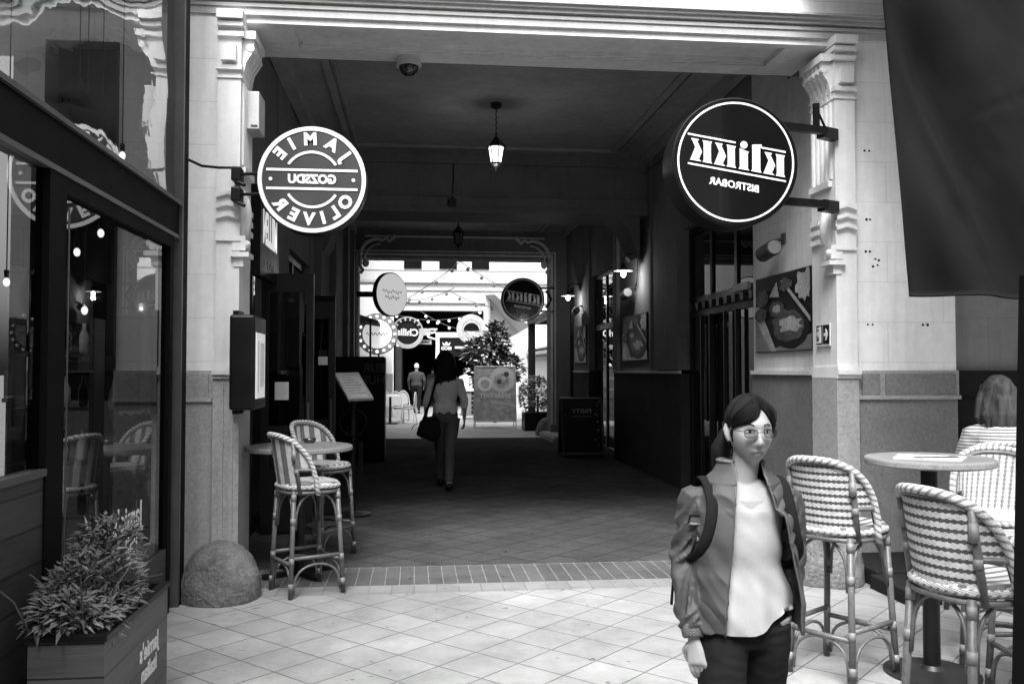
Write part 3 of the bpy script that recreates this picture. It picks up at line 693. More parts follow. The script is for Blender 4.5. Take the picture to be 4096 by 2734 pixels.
# left courtyard wing
L = thing('left_wing', 'pale courtyard wing with a dark awning frame beside the archway', 'building', (-3, 30, 0))
m = MB(); m.box((-6, 21.4, 0), (-2.4, 36, 9)); m.build('wall', M['bright_wall'], L)
m = MB(); m.box((-1.08, 30.2, 1.45), (-.76, 30.6, 4.1)); m.box((-2.4, 30.2, 3.3), (-1.08, 30.6, 4.4)); m.build('pillar', M['white'], L)
MB().box((-1.1, 30.18, 0), (-.74, 30.62, 1.45)).build('pillar_base', M['granite_light'], L)
m = MB(); m.prism([(-2.4, 3.1), (-2.4, 3.35), (-2.05, 3.35), (-1.1, 3.05), (-1.1, 2.95), (-2.1, 3.1)], (0, 27, 0), (1, 0, 0), (0, 0, 1), -2.5); m.build('awning_roof', M['black_matte'], L)
m = MB()
for x, y in ((-1.35, 27.0), (-1.75, 27.0), (-1.2, 29.4)): m.box((x, y, 0), (x+.06, y+.06, 3.1))
m.build('awning_post', M['frame'], L)
MB().box((-2.39, 27, 0), (-1.9, 29, 2.9)).build('dark_front', M['black'], L)
# right courtyard wing
Rw = thing('right_wing', 'pale courtyard wing with cornice bands behind the flower planter', 'building', (6, 29, 0))
m = MB(); m.box((4.6, 21.4, 0), (8, 36, 2.2)); m.build('wall', M['grey_wall'], Rw)
m = MB(); m.box((5.4, 21.4, 2.2), (9, 36, 4.2)); m.build('upper_wall', M['bright_wall'], Rw)
m = MB()
for z, h, d in ((2.15, .12, .15), (2.35, .05, .1), (2.0, .05, .07)): m.box((4.6-d, 21.4, z), (5.4, 36, z+h))
m.build('cornice', M['granite_light'], Rw)
# pergola with dark post
t = thing('pergola', 'dark timber post and beam standing over the flower planter', 'pergola', (3.5, 27, 0))
m = MB(); m.box((3.42, 27, 0), (3.62, 27.2, 2.95)); m.box((3.42, 23.0, 2.95), (3.62, 27.4, 3.12)); m.build('post', M['black'], t)
MB().box((3.44, 27.0, 2.96), (5.3, 27.2, 3.12)).build('beam', M['frame'], t)
MB().box((3.2, 26.9, 3.13), (5.3, 27.3, 3.3)).build('fascia', M['white'], t)
# ================================================================ round hanging signs
def drum(r, c, rad, th, face, side='black'):     # drum-shaped box sign, face toward -Y
    MB().lathe([(rad-.008, 0), (rad, .008), (rad, th-.008), (rad-.008, th)], c, 64, (0, 1, 0)).build('housing', M[side], r, R(35))
    MB().disc((c[0], c[1]-.002, c[2]), rad-.012, (0, -1, 0), .003, 64).build('face', M[face], r)
# big sign on the left: two words on a circle, a band and arcs
c = V((-.745, 6.6, 2.94)); r = thing('round_sign', 'round hanging sign with ring, arcs and a central band by the left pier', 'hanging sign', c)
RAD = .392
drum(r, c, RAD, .17, 'sign_dark')
f = V((c.x, c.y-.006, c.z)); m = MB()
m.disc(f, RAD-.006, (0, -1, 0), .005, 72, RAD-.036)
for dz in (.068, -.068): m.box((c.x-.325, f.y-.005, c.z+dz-.009), (c.x+.325, f.y, c.z+dz+.009))
m.arc(f, .2, -1.0, 1.0, (1, 0, 0), UZ, .019, .005); m.arc(f, .2, PI-1.0, PI+1.0, (1, 0, 0), UZ, .019, .005)
for sx in (-1, 1): m.disc((c.x+sx*.295, f.y, c.z), .013, (0, -1, 0), .005, 16)
m.build('rings', M['letter'], r)
m = MB(); off = .0045
m.text('GOZSDU', (c.x, f.y-.003, c.z), MX, UZ, .088, .002, off, sx=.95)
for word, top, span in (('JAMIE', 1, 1.0), ('OLIVER', 0, 1.02)):
    n = len(word); angs = {'JAMIE': (-.93, -.5, .05, .52, .88), 'OLIVER': (-.98, -.60, -.28, .07, .46, .88)}[word]
    for ch, a in zip(word, angs):
        rr = .291
        if top: px, pz = rr*math.sin(a), rr*math.cos(a); upv = (math.sin(a), math.cos(a)); rt = (math.cos(a), -math.sin(a))
        else: px, pz = rr*math.sin(a), -rr*math.cos(a); upv = (-math.sin(a), math.cos(a)); rt = (math.cos(a), math.sin(a))
        m.text(ch, (c.x-px, f.y-.003, c.z+pz), (-rt[0], 0, rt[1]), (-upv[0], 0, upv[1]), .122, .002, .006)
m.build('lettering', M['letter'], r)
m = MB()
for z in (3.0, 2.85): m.tube([(-1.3, 6.75, z), (-1.1, 6.7, z)], .012, 8); m.box((-1.34, 6.7, z-.055), (-1.27, 6.84, z+.05), .01); m.tube([(-1.3, 6.72, z-.06), (-1.24, 6.7, z-.09)], .014, 8)
m.build('bracket', M['black'], r)
t = MB().tube([(-1.55, 6.3, 3.0), (-1.5, 6.5, 3.0), (-1.42, 6.68, 3.03), (-1.34, 6.72, 3.04), (-1.3, 6.74, 3.0)], .01, 8).build('power_cable', M['black'], None, True)
tag(t, 'black cable running from the pavilion post to the left round sign', 'cable')

# slab-serif word drawn as polygons (mirrored reading)
GK_stem = [(0, 0), (.46, 0), (.40, .1), (.40, .9), (.46, 1), (0, 1), (.06, .9), (.06, .1)]
GK_arm = [(.50, .5), (.66, .93), (.60, 1), (.98, 1), (.74, .62), (.78, .52), (1.0, .06), (1.02, 0), (.6, 0), (.68, .08)]
GK_arm = [(.48, .46), (.70, .90), (.62, 1.0), (1.0, 1.0), (.93, .9), (.80, .62), (1.0, .1), (1.06, 0), (.52, 0), (.64, .1)]
G_l = [(0, 0), (.5, 0), (.44, .1), (.44, 1.22), (.06, 1.3), (-.02, 1.3), (0, 1.18), (.06, 1.12), (.06, .1)]
G_i = [(0, 0), (.5, 0), (.44, .1), (.44, .95), (.06, .86), (0, .86), (.06, .78), (.06, .1)]
def klikk(m, c, y, s, tilt, bold=1.0):
    # unmirrored x runs towards -X of the world; the line of text is tilted
    ct, st = math.cos(tilt), math.sin(tilt)
    ux = V((-ct, 0, st)); uz = V((0, 0, 1))
    x = -2.62
    def put(poly, x0):
        q = [(x0+px, pz) for px, pz in poly]; m.prism(q[::-1], V((c.x, y, c.z)), ux*s, uz*s, .004)
    put(GK_stem, x); put(GK_arm, x); x += 1.12
    put(G_l, x); x += .62
    put(G_i, x); m.disc(V((c.x, y, c.z))+ux*s*(x+.24)+uz*s*1.12, .17*s, (0, -1, 0), .004, 20); x += .62
    for k in range(2): put(GK_stem, x+.62); x2 = x+.62; put(GK_arm, x+.62) if False else None; x += 0
    # the two last letters: arm first stem second
    put(GK_stem, x); put(GK_arm, x); x += 1.14; 
    put(GK_stem, x); put(GK_arm, x)
    def bar(x0, x1, z0, z1): m.prism([(x0, z0), (x0, z1), (x1, z1), (x1, z0)], V((c.x, y, c.z)), ux*s, uz*s, .004)
    bar(-2.65, -1.55, 1.13, 1.2); bar(-.35, 1.98, 1.13, 1.2); bar(-2.65, 1.98, -.2, -.13)
def klikk(m, c, y, s, tilt):
    ct, st = math.cos(tilt), math.sin(tilt); ux = V((-ct, 0, st)); uz = V((0, 0, 1)); o = V((c.x, y, c.z))
    def put(poly, x0): m.prism([(x0+px, pz) for px, pz in poly], o, ux*s, uz*s, -.004)
    x = -2.35
    for g in ('K', 'l', 'i', 'K', 'K'):
        if g == 'K': put(GK_stem, x); put(GK_arm, x); x += 1.14
        elif g == 'l': put(G_l, x); x += .60
        else: put(G_i, x); m.disc(o+ux*s*(x+.24)+uz*s*1.14, .17*s, (0, -1, 0), .004, 20); x += .62
    def bar(x0, x1, z0, z1): put([(x0, z0), (x1, z0), (x1, z1), (x0, z1)], 0)
    bar(-2.38, -1.22, 1.13, 1.21); bar(.02, 2.3, 1.13, 1.21); bar(-2.38, 2.3, -.22, -.14)
def klikk_sign(c, rad, th, name, label, ring=.022):
    r = thing('round_sign', label, 'hanging sign', c); drum(r, c, rad, th, 'sign_gloss')
    f = V((c.x, c.y-.006, c.z)); m = MB(); m.disc(f, rad*.925, (0, -1, 0), .004, 80, rad*.925-ring*rad/.46*.6); m.build('ring', M['white'], r)
    m = MB(); s = rad*.345*.46/.46; cc = V((c.x, 0, c.z-.10*rad)); s = rad*.335
    klikk(m, cc, f.y-.0035, s, R(9.0)); m.build('wordmark', M['white'], r)
    m = MB(); m.text('BISTROBAR', (c.x-.03*rad, f.y-.003, c.z-.36*rad), (-math.cos(R(9)), 0, math.sin(R(9))), UZ, rad*.155, .002, .002); m.build('lettering', M['white'], r)
    return r
r = klikk_sign(V((2.355, 6.4, 3.10)), .482, .27, 'a', 'large glossy black drum sign with white ring on the right pier')
m = MB()
for z in (3.44, 2.86):
    m.obox((2.98, 6.66, z), (1, .25, 0), (-.25, 1, 0), UZ, (.24, .025, .028)); m.obox((3.26, 6.80, z), (1, .5, 0), (-.5, 1, 0), UZ, (.09, .035, .045))
m.obox((3.12, 6.7, 3.56), (1, 0, 0), (0, 1, 0), UZ, (.02, .02, .09)); m.tube([(3.12, 6.7, 3.62), (3.25, 6.8, 3.47)], .01, 6)
m.build('bracket', M['black'], r)
r = klikk_sign(V((2.45, 20.4, 3.18)), .5, .15, 'b', 'smaller black round sign with white ring at the far portal')
m = MB()
for z in (3.45, 2.92): m.box((2.85, 20.45, z-.02), (3.2, 20.5, z+.02))
m.tube([(3.0, 20.5, 3.0), (3.12, 20.5, 3.2), (3.0, 20.5, 3.4)], .03, 8); m.build('bracket', M['black'], r)
# pale oval-looking disc turned half away
c = V((-.52, 20.4, 3.27)); r = thing('round_sign', 'pale illuminated round sign seen obliquely at the far portal', 'hanging sign', c)
nx = V((.72, -.69, 0)).normalized(); ux = V((-.69, -.72, 0)).normalized()
MB().lathe([(.49, 0), (.5, .01), (.5, .11), (.49, .12)], c, 48, -nx).build('housing', M['black'], r, R(35))
MB().disc(c+nx*.001, .475, nx, .004, 48).build('face', M['page_bright'], r)
m = MB()
for zz, ww in ((.06, .3), (-.07, .22)): m.tube([c+nx*.008-ux*(ww*(i/20-.5)*2)+UZ*(zz+.035*math.sin(i*1.9)+.02*math.sin(i*.7)) for i in range(21)], .007, 5)
m.build('lettering', M['frame_grey'], r)
MB().box((-1.3, 20.38, 3.21), (-.8, 20.44, 3.33)).build('bracket', M['black'], r)
# courtyard signs -----------------------------------------------------
c = V((-1.2, 28.9, 2.72)); r = thing('round_sign', 'round white courtyard sign ringed with light bulbs under the left awning', 'hanging sign', c)
drum(r, c, .66, .15, 'granite'); MB().disc((c.x, c.y-.01, c.z), .46, (0, -1, 0), .01, 40).build('panel', M['page_bright'], r)  # panel given emission so it stays white under the awning's shade
for i in range(16): a = 2*PI*i/16; MB().ball((c.x+.56*math.sin(a), c.y-.02, c.z+.56*math.cos(a)), .045, 8, 6).build('bulb', M['bulb_soft'], r)
m = MB(); m.tube([(c.x-.34+.034*i, c.y-.02, c.z+.05*math.sin(i*1.7)+.0*i) for i in range(21)], .014, 5); m.build('lettering', M['frame_grey'], r)
c = V((-.28, 34, 2.98)); r = thing('ring_sign', 'ring shaped white sign crossed by a banner in the dark archway', 'hanging sign', c)
MB().disc(c, .6, (0, -1, 0), .05, 40, .44).build('ring', M['sign_white'], r); MB().disc((c.x, c.y+.02, c.z), .4, (0, -1, 0), .03, 32).build('back', M['black'], r)
m = MB(); m.box((c.x-.85, c.y-.01, c.z-.12), (c.x-.55, c.y+.03, c.z+.14)); m.box((c.x+.55, c.y-.01, c.z-.1), (c.x+.85, c.y+.03, c.z+.16)); m.build('banner', M['photo_light'], r)
m = MB(); m.text('Chilis', (c.x, c.y-.06, c.z), MX, UZ, .36, .004, .01, rot=.05); m.build('lettering', M['white'], r)
m = MB()
for i in range(7): a = -1.1+i*.37; m.obox((c.x+.5*math.sin(a), c.y-.055, c.z+.5*math.cos(a)), (math.cos(a), 0, -math.sin(a)), (0, 1, 0), (math.sin(a), 0, math.cos(a)), (.06, .004, .055))
m.build('ring_marks', M['black'], r)
m = MB(); m.box((.1, 34.2, 2.55), (.62, 34.25, 2.72)); r = thing('small_banner', 'small lit banner below the ring sign in the archway', 'sign', (.35, 34.2, 2.6)); m.build('panel', M['photo_light'], r)
MB().box((.2, 34.19, 2.61), (.52, 34.2, 2.65)).build('stripe', M['black'], r)
r = thing('lit_sign', 'bright angular neon style sign in the middle of the archway', 'sign', (.62, 35, 2.9)); m = MB()
for a, b in (((.42, 3.15), (.85, 3.15)), ((.5, 3.15), (.5, 2.85)), ((.5, 2.85), (.85, 2.75)), ((.6, 3.0), (.8, 3.05))): m.tube([(a[0], 35, a[1]), (b[0], 35, b[1])], .04, 6)
m.build('tube_outline', M['white'], r)
c = V((2.12, 34, 3.12)); r = thing('round_sign', 'grey round pub sign with a dark half moon emblem beside the archway', 'hanging sign', c)
drum(r, c, .56, .12, 'photo_light', 'granite_light'); m = MB(); m.prism([(.3*math.cos(a), .3*math.sin(a)) for a in [PI*i/16 for i in range(17)]], (c.x, c.y-.01, c.z-.06), (1, 0, 0), UZ, .006); m.build('emblem', M['frame'], r)
MB().disc((c.x, c.y-.006, c.z), .36, (0, -1, 0), .004, 32, .33).build('ring', M['granite'], r)
r = thing('shop_sign', 'dark fascia sign with a crown framed in white in the archway', 'sign', (1.4, 35.2, 2.5)); m = MB(); m.box((.95, 35.3, 2.1), (2.1, 35.35, 2.85)); m.build('panel', M['black'], r)
m = MB(); m.box((.8, 35.25, 2.85), (2.3, 35.4, 3.05)); m.box((.8, 35.25, 1.6), (.95, 35.4, 2.85)); m.box((1.55, 35.22, 2.42), (2.3, 35.26, 2.5)); m.build('frame', M['white'], r)
m = MB(); m.text('RICO', (1.22, 35.28, 2.42), MX, UZ, .17, .004, .006); m.prism([(-.12, 0), (.12, 0), (.16, .14), (.07, .07), (0, .17), (-.07, .07), (-.16, .14)], (1.22, 35.28, 2.53), (1, 0, 0), UZ, -.004); m.build('lettering', M['white'], r)
# vertical shop sign on the left wall
r = thing('wall_sign', 'black wall sign with white mirrored capitals under the left round sign', 'sign', (-1.42, 8.3, 2.7))
MB().box((-1.40, 7.87, 2.38), (-1.32, 8.9, 3.16)).build('panel', M['black'], r)
m = MB(); m.text('MILLEN', (-1.314, 8.36, 2.80), (0, -1, 0), UZ, .40, .002, .012, sx=.60); m.build('lettering', M['page_bright'], r)
m = MB()
for i in range(9): m.box((-1.32, 8.0+i*.085, 2.46+.02*(i%3)), (-1.316, 8.05+i*.085, 2.52+.015*(i%2)))
m.build('small_ornament', M['frame_grey'], r, split=True)

# ================================================================ lamps
def lantern(x, y, zc, lit, label):
    r = thing('hanging_lantern', label, 'lantern', (x, y, zc), 0, 'lanterns hanging from the passage ceiling')
    MB().lathe([(.07, CZ-.0), (.065, CZ-.05), (.02, CZ-.07)][::-1], (x, y, 0), 16).build('ceiling_rose', M['iron'], r)
    m = MB(); z = CZ-.06; k = 0
    while z > zc+.24: m.tube([(x+(.008 if k % 2 else 0), y+(0 if k % 2 else .008), z), (x-(.008 if k % 2 else 0), y-(0 if k % 2 else .008), z-.04)], .006, 6); z -= .034; k += 1
    m.build('chain', M['iron'], r)
    g = MB().lathe([(.062, -.115), (.092, .075)], (x, y, zc), 6, cap=False); g.build('glass', M['lamp_glass' if lit else 'dim_glass'], r)
    m = MB()
    for i in range(6):
        a = 2*PI*i/6; ax = V((0, 0, 1)).orthogonal().normalized(); bx = V((0, 0, 1)).cross(ax); d = ax*math.cos(a)+bx*math.sin(a)
        m.tube([V((x, y, zc-.12))+d*.066, V((x, y, zc+.08))+d*.097], .008, 6)
    m.build('cage', M['iron'], r)
    MB().lathe([(.125, .07), (.12, .085), (.085, .12), (.05, .16), (.03, .19), (.012, .21), (.012, .25)], (x, y, zc), 6).build('roof', M['iron'], r)
    MB().lathe([(.004, -.215), (.012, -.19), (.02, -.175), (.03, -.16), (.07, -.135), (.078, -.115)], (x, y, zc), 6).build('finial', M['iron'], r)
    if lit: MB().ball((x, y, zc-.01), (.025, .025, .05), 10, 8).build('bulb', M['bulb'], r, True)
    return r
lantern(.97, 10.8, 4.19, True, 'lit hexagonal lantern hanging nearer, high in the passage centre')
lantern(.77, 16.2, 3.96, False, 'unlit lantern hanging farther back, just above the far portal')
def wall_lamp(y, z, label):
    r = thing('wall_lamp', label, 'wall lamp', (3.5, y, z), 0, 'enamel shade lamps on the right wall')
    x = 3.5; MB().lathe([(.05, 0), (.045, .02), (.02, .03)], (x, y, z+.22), 14, (-1, 0, 0)).build('wall_plate', M['iron'], r)
    pts = [(x-.02, y, z+.22), (x-.18, y, z+.23), (x-.25, y, z+.21), (x-.28, y, z+.16), (x-.28, y, z+.06)]
    MB().tube(pts, .013, 8).build('arm', M['iron'], r, True)
    MB().lathe([(.045, -.01), (.035, .06), (.02, .08)], (x-.28, y, z), 14).build('socket', M['iron'], r)
    MB().lathe([(.15, -.035), (.152, -.03), (.05, .01), (.02, .02), (.02, .015), (.05, .005), (.15, -.035)], (x-.28, y, z), 24, cap=False).build('shade', M['alu'], r, True)
    MB().ball((x-.28, y, z-.075), (.04, .04, .055), 14, 10).build('bulb', M['bulb'], r, True)
    l = bpy.data.lights.new('lamp_light', 'POINT'); l.energy = 4; l.shadow_soft_size = .04; l.color = (1, 1, 1); lo = bpy.data.objects.new('lamp_light', l); COL.objects.link(lo)
    lo.parent = r; lo.location = (-.28, 0, -.16)
wall_lamp(13.7, 3.14, 'nearer lit wall lamp with flat enamel shade on the right wall')
wall_lamp(18.8, 3.17, 'farther lit wall lamp with flat shade near the far portal')
l = bpy.data.lights.new('lantern_light', 'POINT'); l.energy = 1.5; l.shadow_soft_size = .05; lo = bpy.data.objects.new('lantern_light', l); COL.objects.link(lo); lo.location = (.97, 10.8, 3.9)
def spot(x, y, z, label, rad=.075, ln=.3):
    r = thing('wall_spotlight', label, 'spotlight', (x, y, z), 0, 'cylinder spotlights above the wall posters')
    MB().lathe([(rad*.9, -ln/2), (rad, -ln/2+.01), (rad, ln/2-.01), (rad*.9, ln/2)], (x-.16, y, z), 20, (0, -1, .12)).build('housing', M['frame_grey'], r, R(35))
    MB().lathe([(rad*.85, ln/2), (rad*.85, ln/2+.004)], (x-.16, y, z), 20, (0, -1, .12)).build('cap', M['granite'], r)
    MB().tube([(x, y, z+.12), (x-.1, y, z+.1), (x-.16, y, z+.05)], .014, 8).box((x-.02, y-.04, z+.07), (x, y+.04, z+.17)).build('arm', M['frame_grey'], r)
spot(3.51, 8.25, 2.70, 'largest cylinder spotlight, above the food poster on the right wall')
spot(3.51, 14.1, 2.78, 'middle cylinder spotlight, below the nearer wall lamp')
spot(3.51, 18.6, 2.80, 'farthest small cylinder spotlight beside the far portal', .07, .28)

# dome camera under the soffit
c = V((-.06, 7.55, 4.19)); r = thing('dome_camera', 'white security dome camera hanging under the front beam', 'security camera', c)
MB().lathe([(.098, -.06), (.105, -.05), (.095, 0), (.09, .0)], c, 28).build('housing', M['grey_box'], r, R(40)); MB().lathe([(.105, -.075), (.108, -.07), (.1, -.055)], c, 28).build('collar', M['grey_box'], r)
MB().ball(c+V((0, 0, -.075)), (.083, .083, .085), 24, 14).build('dome', M['lens'], r, True)
# electric box, menu light box, exit sign
r = thing('junction_box', 'pale grey metal box fixed high on the left reveal', 'junction box', (-1.24, 7.0, 3.5))
MB().box((-1.29, 6.98, 3.40), (-1.19, 7.25, 3.69), .006).build('casing', M['grey_box'], r); MB().box((-1.25, 6.974, 3.42), (-1.2, 6.98, 3.43)).build('clip', M['frame_grey'], r)
r = thing('menu_case', 'black wall menu case with a lit page beside the left pier', 'menu case', (-1.2, 7.0, 1.6))
MB().box((-1.30, 6.5, 1.28), (-1.125, 7.0, 1.955), .02).build('case', M['black'], r)
MB().box((-1.13, 6.55, 1.36), (-1.12, 6.92, 1.83)).build('page', M['page'], r)
MB().box((-1.119, 6.59, 1.40), (-1.117, 6.66, 1.77)).box((-1.119, 6.70, 1.44), (-1.117, 6.86, 1.76)).build('printed_columns', M['soffit'], r)
MB().box((-1.33, 6.78, 1.24), (-1.29, 7.0, 2.0)).build('back_plate', M['black'], r)
r = thing('exit_sign', 'small emergency exit sign with running figure and arrow on right reveal', 'exit sign', (3.33, 7.1, 1.85))
X = 3.327; MB().box((X-.008, 6.92, 1.76), (X, 7.17, 1.945)).build('plate', M['white'], r); X -= .009
MB().box((X-.002, 6.93, 1.775), (X, 7.04, 1.93)).build('arrow_panel', M['black'], r); MB().box((X-.002, 7.05, 1.775), (X, 7.16, 1.93)).build('figure_panel', M['black'], r)
m = MB(); m.prism([(-.035, -.012), (.0, -.012), (-.01, -.045), (.01, -.045), (.04, 0), (.01, .045), (-.01, .045), (.0, .012), (-.035, .012)], (X-.003, 6.985, 1.852), (0, -1, 0), UZ, .002)
m.build('arrow', M['white'], r)
m = MB(); m.box((X-.004, 7.07, 1.785), (X-.002, 7.11, 1.92)); m.box((X-.004, 7.12, 1.785), (X-.002, 7.15, 1.8)); m.disc((X-.003, 7.125, 1.905), .01, (-1, 0, 0), .002, 10)
m.prism([(-.02, 0), (.01, .03), (.02, .06), (0, .075), (-.02, .05), (-.0, .03)], (X-.003, 7.13, 1.81), (0, -1, 0), UZ, .002); m.build('figure', M['white'], r)

# posters ---------------------------------------------------------------
def poster(x, y0, y1, z0, z1, label, seed, dim=False):
    r = thing('food_poster', label, 'poster', (x, (y0+y1)/2, z0), 0, 'food posters on the right wall'); rd = random.Random(seed)
    MB().box((x-.012, y0, z0), (x, y1, z1)).build('print', M['photo_dark'], r); X = x-.013; L = [0]
    def blob(cy, cz, ry, rz, mat, name, jag=.12, n=28, hole=None):
        L[0] += .0012; P = []
        for i in range(n):
            a = 2*PI*i/n; k = 1+rd.uniform(-jag, jag); P.append((max(-.5, min(.5, cy+ry*math.cos(a)*k))*(y1-y0), max(.01, min(.99, cz+rz*math.sin(a)*k))*(z1-z0)))
        MB().prism(P, (X-L[0], (y0+y1)/2, z0), (0, -1, 0), UZ, .001).build(name, M[mat], r)
    def strip(P, mat, name):
        L[0] += .0012; MB().prism([(max(-.5, min(.5, a))*(y1-y0), max(.01, min(.99, b))*(z1-z0)) for a, b in P], (X-L[0], (y0+y1)/2, z0), (0, -1, 0), UZ, .001).build(name, M[mat], r)
    strip([(-.5, .01), (.5, .01), (.5, .2), (-.12, .05), (-.5, .6)], 'photo_wood', 'board')
    strip([(-.5, .62), (-.42, .62), (-.1, .01), (-.2, .01), (-.5, .45)], 'photo_light', 'board_edge')
    blob(.15, .3, .33, .27, 'photo_dark', 'pan', .03); blob(.12, .33, .27, .2, 'photo_mid', 'burger'); blob(.15, .34, .2, .09, 'photo_light', 'topping', .3)
    blob(-.08, .55, .13, .1, 'photo_mid', 'bun'); blob(-.08, .55, .08, .05, 'photo_light', 'egg', .2); blob(-.35, .72, .13, .11, 'photo_mid', 'tomato'); blob(-.38, .5, .12, .09, 'photo_mid', 'tomato')
    strip([(.0, .9), (.06, .9), (.5, .4), (.5, .34)], 'photo_light', 'knife'); blob(.42, .8, .14, .17, 'photo_light', 'napkin', .25); blob(.1, .84, .1, .08, 'photo_mid', 'leaf', .3); strip([(-.2, .72), (-.06, .9), (-.02, .7)], 'photo_light', 'slice')
    return r
poster(3.50, 7.62, 8.93, 1.74, 2.49, 'large food poster with burger and egg print by the right door', 1)
poster(3.50, 13.3, 14.9, 1.72, 2.45, 'dim food poster below the nearer wall lamp', 4); poster(3.485, 18.1, 19.4, 1.72, 2.5, 'small far food poster below the farther wall lamp', 9)

# ================================================================ menu lectern, currency kiosk, boards
t = thing('menu_lectern', 'black menu stand with a lit slanted page in the dark passage', 'menu stand', (-.7, 10, 0))
A = V((-.88, 10, 1.535)); Bp = V((-.62, 10.05, 1.54)); Cc = V((-.44, 9.78, 1.265)); D = V((-.70, 9.73, 1.255)); nn = (Bp-A).cross(D-A).normalized(); nn = nn if nn.z > 0 else -nn
MB().add([A, Bp, Cc, D]+[p-nn*.035 for p in (A, Bp, Cc, D)], [(0, 1, 2, 3), (7, 6, 5, 4), (0, 4, 5, 1), (1, 5, 6, 2), (2, 6, 7, 3), (3, 7, 4, 0)]).build('menu_box', M['grey_box'], t)
e1 = (Bp-A); e2 = (D-A); q = [A+e1*.1+e2*.14, A+e1*.93+e2*.14, A+e1*.93+e2*.95, A+e1*.1+e2*.95]
MB().add([p+nn*.003 for p in q]+[p+nn*.001 for p in q], [(0, 1, 2, 3), (7, 6, 5, 4), (0, 4, 5, 1), (1, 5, 6, 2), (2, 6, 7, 3), (3, 7, 4, 0)]).build('page', M['soffit'], t)
m = MB()
for k in range(7): a = A+e1*.15+e2*(.2+.1*k)+nn*.004; b = a+e1*random.uniform(.4, .7); m.tube([a, b], .003, 4)
m.build('menu_lines', M['frame_grey'], t)
MB().tube([(-.66, 9.9, 1.36), (-.66, 9.9, .03)], .03, 10).build('stem', M['black'], t); MB().lathe([(.2, 0), (.2, .02), (.05, .04)], (-.66, 9.9, 0), 24).build('base', M['black'], t)
MB().disc((-.66, 9.86, 1.0), .15, (0, -1, 0), .02, 32, .135).build('ring', M['frame'], t); MB().box((-.60, 9.8, .25), (-.55, 9.83, .8)).build('panel', M['frame'], t)
t = thing('currency_kiosk', 'tall black currency machine with pale lettering standing in passage', 'kiosk', (-.95, 15.8, 0))
MB().box((-1.38, 15.6, 0), (-.51, 16.3, 1.80), .03).build('cabinet', M['black'], t); MB().box((-1.3, 15.59, .9), (-.95, 15.6, 1.4)).build('screen', M['lens'], t)
m = MB(); m.text('EUR', (-.70, 15.593, 1.60), MX, UZ, .2, .002, .006); m.text('HUF', (-.70, 15.593, 1.39), MX, UZ, .2, .002, .006); m.build('lettering', M['frame_grey'], t)
